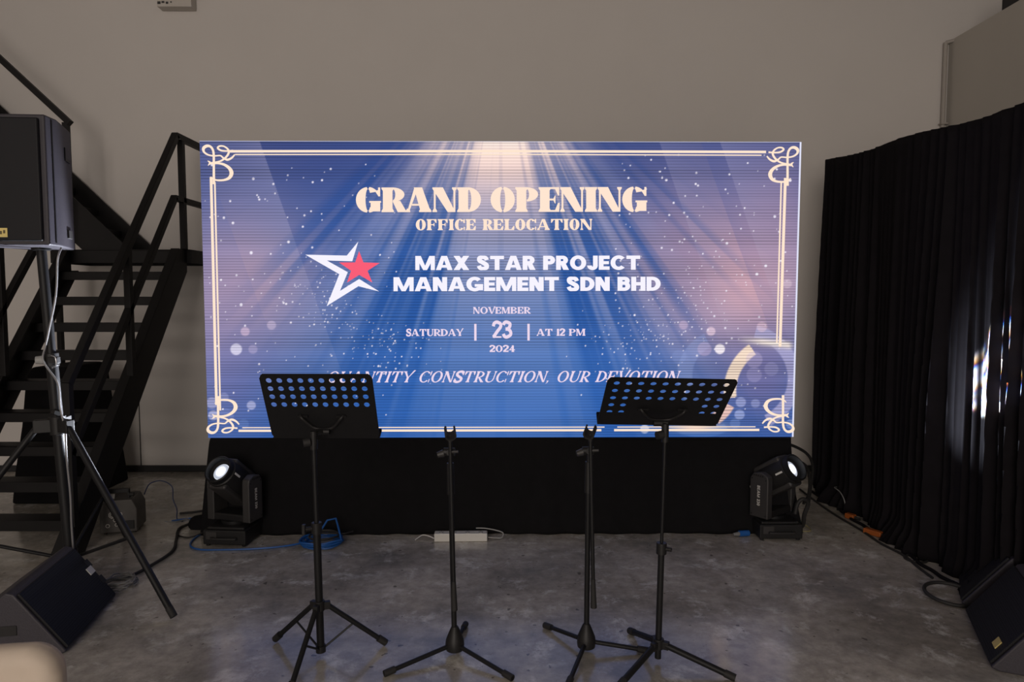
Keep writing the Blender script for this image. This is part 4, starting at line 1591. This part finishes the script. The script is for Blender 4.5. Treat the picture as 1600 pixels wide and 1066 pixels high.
# ================================================================== POWER STRIP
def power_strip():
    root = empty('power_strip', 'white power strip lying at the foot of the black skirt', 'power strip', (-0.338, 4.43, 0), R(1.2))
    MB().box((0, 0, 0.0275), (0.35, 0.062, 0.055)).build('body', M['white_plastic'], root, bevel=0.006)
    s = MB()
    for k in range(4):
        x = -0.13 + 0.087 * k
        for dx in (-0.010, 0.010): s.box((x + dx, 0.0, 0.0552), (0.004, 0.012, 0.002))
        s.box((x, 0.014, 0.0552), (0.004, 0.009, 0.002))
    s.build('socket_holes', M['rubber'], root, smooth=False)
    for k in range(4): MB().box((-0.13 + 0.087 * k, -0.02, 0.0565), (0.022, 0.010, 0.005)).build('switch', M['grey_label'], root, bevel=0.001)
power_strip()

# ================================================================== CURTAIN
def curtain():
    root = empty('stage_curtain', 'tall black pleated curtain hanging along the right side', 'curtain', (2.53, 4.1, 0))
    y0, y1 = 5.66, 2.1
    n = 860
    rows = 46
    def hgt(y):
        t = (5.66 - y) / 2.4
        return 2.725 - 0.155 * t - 0.022 * math.sin(t * PI * 2.0) ** 2
    rg = np.random.RandomState(11)
    fr = [(9.5, 0.4, 0.012), (14.3, 1.9, 0.013), (21.7, 4.1, 0.008), (4.1, 0.9, 0.014), (33.0, 2.2, 0.004)]
    vs, fs = [], []
    for j in range(rows + 1):
        t = j / rows
        for i in range(n + 1):
            k = i / n
            y = y0 + (y1 - y0) * k
            H = hgt(y)
            z = H * (1 - t)
            amp = 0.35 + 0.9 * min(1, t * 1.6)
            s = y + 0.03 * math.sin(y * 5 + t * 2.0)
            x = 0.0
            for q, ph, a in fr:
                x += a * math.sin(q * 2 * PI / 2.2 * s + ph + 0.5 * t * math.sin(q))
            # sharpen pleats toward the room
            x = x * amp
            x = -0.05 * (1 - abs(math.sin(s * 37.0 + 1.1 * math.sin(s * 3.1) + 0.5 * math.sin(s * 11.3)))) ** 1.1 * amp * (0.6 + 0.35 * math.sin(s * 7.9)) + x * 0.7
            px_ = 0.0
            if z < 0.16:  # cloth pooling on the floor
                u = 1 - z / 0.16
                px_ = -(0.055 + 0.05 * math.sin(y * 7.3 + 1) + 0.02 * math.sin(y * 23)) * u ** 1.3
                z = max(0.004, z + 0.035 * u * (0.5 + 0.5 * math.sin(y * 19 + u * 4)) * (1 if j < rows else 0))
            vs.append((2.56 + x * (1 if z > 0.02 else 0.8) + px_, y, z))
    m = n + 1
    for j in range(rows):
        for i in range(n):
            fs.append((j * m + i, j * m + i + 1, (j + 1) * m + i + 1, (j + 1) * m + i))
    o = MB().add(vs, fs).build('curtain_cloth', M['velvet'], root, loc=(-2.53, -4.1, 0))
    sd = o.modifiers.new('thickness', 'SOLIDIFY')
    sd.thickness = 0.004
    sd.offset = 0
    MB().tube([(2.585 - 2.53, 5.6 - 4.1, 2.69), (2.585 - 2.53, 3.9 - 4.1, 2.58), (2.585 - 2.53, 2.15 - 4.1, 2.45)], 0.012, n=10).build('top_rail', M['steel'], root)
    for y in (5.55, 3.85, 2.2):
        h = hgt(y) - 0.05
        MB().cyl((2.625 - 2.53, y - 4.1, 0), (2.625 - 2.53, y - 4.1, h), 0.018, n=12).build('upright', M['steel'], root)
    hem = MB()
    hem.tube([(2.47 - 2.53 + 0.018 * math.sin(y * 7.3 + 1) + 0.006 * math.sin(y * 31), y - 4.1, 0.012) for y in np.linspace(5.55, 2.2, 160)], 0.011, n=8)
    hem.build('hem', M['velvet'], root)
curtain()

# ================================================================== CABLES AND SMALL THINGS
def cable(name, label, pts, r, m, cat='cable', n=8, group=None):
    o = MB().tube(spline([(x, y, max(z, r + 0.001)) for x, y, z in pts], n), r, n=8).build(name, m)
    return tag(o, label, cat, group)

cable('power_cable', 'thick black cable from beside the stairs to the left end of the skirt, upper one', [(-2.46, 4.96, 0), (-2.35, 5.0, 0), (-2.2, 5.12, 0), (-2.12, 5.28, 0), (-2.02, 5.42, 0)], 0.009, M['rubber'])
cable('power_cable', 'thick black cable curving across the floor behind the tripod leg to the dark pouch', [(-2.20, 3.78, 0), (-2.16, 3.95, 0), (-2.14, 4.2, 0), (-2.22, 4.42, 0), (-2.30, 4.62, 0), (-2.28, 4.72, 0.01), (-2.2, 4.82, 0.03), (-2.13, 4.93, 0.032), (-2.05, 5.1, 0)], 0.009, M['rubber'])
cable('signal_cable', 'thin black looped cable lying in front of the dark pouch', [(-2.30, 4.60, 0), (-2.24, 4.50, 0), (-2.15, 4.47, 0), (-2.07, 4.54, 0.022), (-2.02, 4.60, 0.012), (-2.02, 4.68, 0.022), (-2.06, 4.74, 0.02)], 0.005, M['rubber'])
cable('signal_cable', 'thin dark cable rising from the top of the effects projector', [(-2.63, 4.80, 0.20), (-2.62, 4.86, 0.26), (-2.54, 4.87, 0.28), (-2.46, 4.86, 0.24), (-2.45, 4.85, 0.15), (-2.42, 4.84, 0.08), (-2.42, 4.84, 0.008), (-2.36, 4.80, 0)], 0.004, M['navy'])
cable('signal_cable', 'bundle of thin grey leads between the effects projector and dark pouch', [(-2.45, 4.72, 0.03), (-2.38, 4.74, 0.02), (-2.33, 4.80, 0.02), (-2.28, 4.76, 0.02), (-2.22, 4.80, 0.03)], 0.005, M['grey_cable'])
cable('data_cable', 'blue cable winding from the stairs round the left moving head light to the blue coil', [(-2.44, 4.80, 0), (-2.32, 4.86, 0), (-2.16, 4.90, 0), (-2.06, 4.80, 0.0), (-2.05, 4.66, 0), (-2.11, 4.50, 0), (-2.09, 4.34, 0), (-2.00, 4.25, 0), (-1.84, 4.24, 0), (-1.62, 4.26, 0), (-1.45, 4.31, 0), (-1.31, 4.40, 0), (-1.23, 4.43, 0.01)], 0.006, M['blue'])
# coil of blue cable
cl = []
for k in range(110):
    a = 2 * PI * k / 22
    rr = 0.115 + 0.012 * math.sin(k * 0.7) + 0.004 * (k // 22)
    cl.append((-1.235 + rr * math.cos(a), 4.345 + rr * 0.93 * math.sin(a), 0.008 + 0.008 * (k / 22) + 0.004 * math.sin(k * 1.3)))
cl += [(-1.14, 4.40, 0.09), (-1.17, 4.45, 0.14), (-1.23, 4.46, 0.125), (-1.27, 4.44, 0.06)]
o = MB().tube(cl, 0.0065, n=8).build('cable_coil', M['blue'])
tag(o, 'coil of bright blue cable on the floor by the skirt', 'cable coil')
cl = []
for k in range(50):
    a = 2 * PI * k / 20
    cl.append((-1.225 + (0.094 + 0.006 * math.sin(k)) * math.cos(a), 4.35 + 0.085 * math.sin(a), 0.058 + 0.004 * (k / 20)))
cl += [(-1.10, 4.40, 0.055), (-1.06, 4.46, 0.05)]
tag(MB().tube(cl, 0.006, n=8).build('cable_coil', M['rubber']), 'black cable wound on top of the blue coil', 'cable coil')
# grey coil behind the left wedge
cl = []
for k in range(120):
    a = 2 * PI * k / 20
    rr = 0.085 + 0.012 * math.sin(k * 0.9) + 0.006 * math.sin(k * 2.3)
    cl.append((-2.175 + rr * math.cos(a) * 0.9, 3.69 + rr * math.sin(a), 0.012 + 0.007 * (k / 20) + 0.004 * math.sin(k * 1.7)))
tag(MB().tube(cl, 0.0045, n=6).build('cable_coil', M['grey_cable']), 'bundle of grey coiled cable behind the left wedge monitor', 'cable coil')
# pouch of connectors
pm = MB()
vs, fs = [], []
for j in range(7):
    for i in range(18):
        a = 2 * PI * i / 18
        zz = j / 6
        r_ = math.sqrt(max(0.0, 1 - (zz) ** 2.2)) * (1 + 0.10 * math.sin(3 * a + j) + 0.06 * math.sin(5 * a)) + 0.03
        vs.append((-2.165 + 0.105 * r_ * math.cos(a), 4.70 + 0.075 * r_ * math.sin(a), 0.002 + 0.085 * zz))
for j in range(6):
    for i in range(18): fs.append((j * 18 + i, j * 18 + (i + 1) % 18, j * 18 + 18 + (i + 1) % 18, j * 18 + 18 + i))
fs += [tuple(range(18)), tuple(range(6 * 18, 7 * 18))]
pm.add(vs, fs)
tag(pm.build('cable_pouch', M['cloth']), 'small crumpled black pouch on the floor left of the skirt', 'pouch')
cable('earth_wire', 'thin yellow green wire beside the base of the left moving head light', [(-2.09, 4.56, 0), (-2.06, 4.50, 0.02), (-2.03, 4.46, 0.03), (-1.99, 4.47, 0.04)], 0.003, M['yellow'], 'wire')
cable('strip_lead', 'thin white lead at the left end of the power strip', [(-0.517, 4.43, 0.012), (-0.55, 4.45, 0.02), (-0.60, 4.47, 0.02), (-0.64, 4.42, 0.006)], 0.004, M['white_plastic'])
cable('strip_lead', 'thin pale lead looping at the right end of the power strip', [(-0.158, 4.43, 0.02), (-0.11, 4.44, 0.012), (-0.07, 4.45, 0.01), (-0.06, 4.48, 0.03), (-0.10, 4.475, 0.05), (-0.18, 4.475, 0.065), (-0.24, 4.47, 0.068)], 0.004, M['grey_label'])
# right end of the skirt
cable('power_cable', 'upper black cable bowing out behind the right end of the skirt', [(1.93, 4.90, 0.55), (2.06, 4.95, 0.52), (2.2, 5.02, 0.44), (2.27, 5.08, 0.33), (2.29, 5.15, 0.15), (2.3, 5.2, 0.01)], 0.011, M['rubber'])
cable('power_cable', 'lower black cable bowing out behind the right end of the skirt', [(1.96, 4.88, 0.42), (2.06, 4.93, 0.42), (2.18, 5.0, 0.36), (2.24, 5.06, 0.25), (2.26, 5.12, 0.1), (2.26, 5.2, 0.01)], 0.011, M['rubber'])
bc = empty('cable_connector', 'blue cable connector lying by the base of the right moving head light', 'connector', (1.56, 4.50, 0), R(10))
MB().cyl((-0.035, 0, 0.022), (0.035, 0, 0.022), 0.020, n=14).build('body', M['blue'], bc)
MB().cyl((-0.075, 0, 0.019), (-0.03, 0, 0.021), 0.010, 0.016, n=12).build('strain_relief', M['grey_cable'], bc)
cable('earth_wire', 'thin yellow wire loop on the floor right of the right moving head light', [(1.93, 4.72, 0.05), (2.0, 4.74, 0.03), (2.07, 4.70, 0), (2.05, 4.60, 0), (1.94, 4.58, 0.01)], 0.003, M['yellow'], 'wire')
pk = MB()
pk.tube(spline([(1.91, 4.52, 0.15), (1.925, 4.52, 0.22), (1.96, 4.52, 0.25), (2.0, 4.53, 0.22), (1.985, 4.55, 0.13), (1.99, 4.58, 0.05), (1.97, 4.62, 0.012)], 6), 0.014, n=8)
tag(pk.build('power_cable', M['rubber']), 'stiff black power cable arching beside the right moving head light base', 'cable')
# foot of the curtain
def ring_cable(name, label, c, r, tilt, rad, m=M['rubber']):
    pts = [(c[0] + r * math.cos(2 * PI * k / 28), c[1] + r * 0.95 * math.sin(2 * PI * k / 28), c[2] + rad + 0.001 + tilt * (1 + math.sin(2 * PI * k / 28))) for k in range(28)]
    return tag(MB().tube(pts, rad, n=8, closed=True).build(name, m), label, 'cable', 'cable loops by the curtain')
ring_cable('cable_loop', 'small black cable ring lying on the floor at the foot of the curtain', (2.475, 4.09, 0), 0.062, 0.0, 0.007)
ring_cable('cable_loop', 'larger black cable ring by the left tip of the dark rear monitor', (2.35, 3.56, 0), 0.125, 0.012, 0.010)
cable('power_cable', 'long black cable running along the foot of the curtain', [(2.40, 5.6, 0), (2.38, 5.2, 0), (2.38, 4.9, 0), (2.40, 4.6, 0), (2.40, 4.35, 0), (2.43, 4.15, 0), (2.41, 3.95, 0), (2.40, 3.8, 0)], 0.008, M['rubber'])
def plug(label, loc, rz, L):
    r_ = empty('power_plug', label, 'plug', loc, rz)
    MB().box((0, 0, 0.022), (L, 0.045, 0.038)).build('body', M['orange'], r_, bevel=0.008)
    MB().cyl((L / 2 - 0.005, 0, 0.02), (L / 2 + 0.04, 0, 0.018), 0.012, 0.008, n=10).build('strain_relief', M['rubber'], r_)
plug('small orange plug farther along the foot of the curtain', (2.455, 4.86, 0.0), R(-60), 0.07)
plug('longer orange plug nearer the camera at the foot of the curtain', (2.44, 4.52, 0.0), R(-55), 0.12)
cable('signal_cable', 'thin pale cable arching out of the curtain foot', [(2.47, 4.98, 0.0), (2.47, 4.98, 0.09), (2.455, 5.02, 0.15), (2.44, 5.08, 0.17), (2.48, 5.13, 0.16)], 0.004, M['grey_cable'])

# ================================================================== HIGH ON THE WALL
wb_ = empty('wall_box', 'off white control box mounted high on the back wall at top left', 'wall box', (-2.95, 6.235, 4.10))
MB().box((0, -0.05, 0.21), (0.30, 0.10, 0.34)).build('body', M['box'], wb_, bevel=0.004)
t_ = MB()
for k, (w_, h_) in enumerate(((0.034, 0.022), (0.03, 0.016), (0.026, 0.018), (0.014, 0.012))):
    t_.box((-0.13 + 0.035 * k, -0.1015, 0.072 + 0.006 * (k % 2)), (w_ * .8, 0.002, h_))
t_.build('printed_marks', M['grey_metal'], wb_, smooth=False)
bk = empty('wall_lamp', 'black box shaped lamp on top of the right partition wall', 'lamp', (4.0, 5.42, 3.88))
MB().box((0, 0, 0.06), (0.16, 0.42, 0.12)).build('housing', M['black'], bk, bevel=0.01)
MB().box((-0.081, 0, 0.06), (0.004, 0.36, 0.08)).build('front_panel', M['plastic'], bk)

# ================================================================== CHAIR in the foreground
def chair():
    root = empty('chair', 'cream padded chair cut off at the bottom left corner', 'chair', (-1.325, 1.45, 0), R(8))
    b = MB()
    w, h = 0.235, 0.405
    pl = []
    rad = 0.075
    for cx, cz, a0 in ((w - rad, h - rad, 0), (-w + rad, h - rad, 90)):
        for k in range(9):
            a = R(a0 + 90 * k / 8)
            pl.append((cx + rad * math.cos(a), cz + rad * math.sin(a)))
    pl += [(-w, 0), (w, 0)]
    mt = Matrix(((1, 0, 0, 0), (0, 0, 1, 0.12), (0, 1, 0, 0.35), (0, 0, 0, 1)))
    b.prism(pl, mt, 0.085)
    b.build('backrest', M['cream'], root, bevel=0.04, segs=6)
    s = MB().box((0, -0.10, 0.42), (0.46, 0.44, 0.09)).build('seat', M['cream'], root, bevel=0.025)
    for sx in (-1, 1):
        for y in (-0.28, 0.14):
            MB().cyl((sx * 0.19, y, 0.39), (sx * 0.205, y * 1.05, 0.0), 0.018, 0.013, n=12).build('leg', M['wood'], root)
chair()
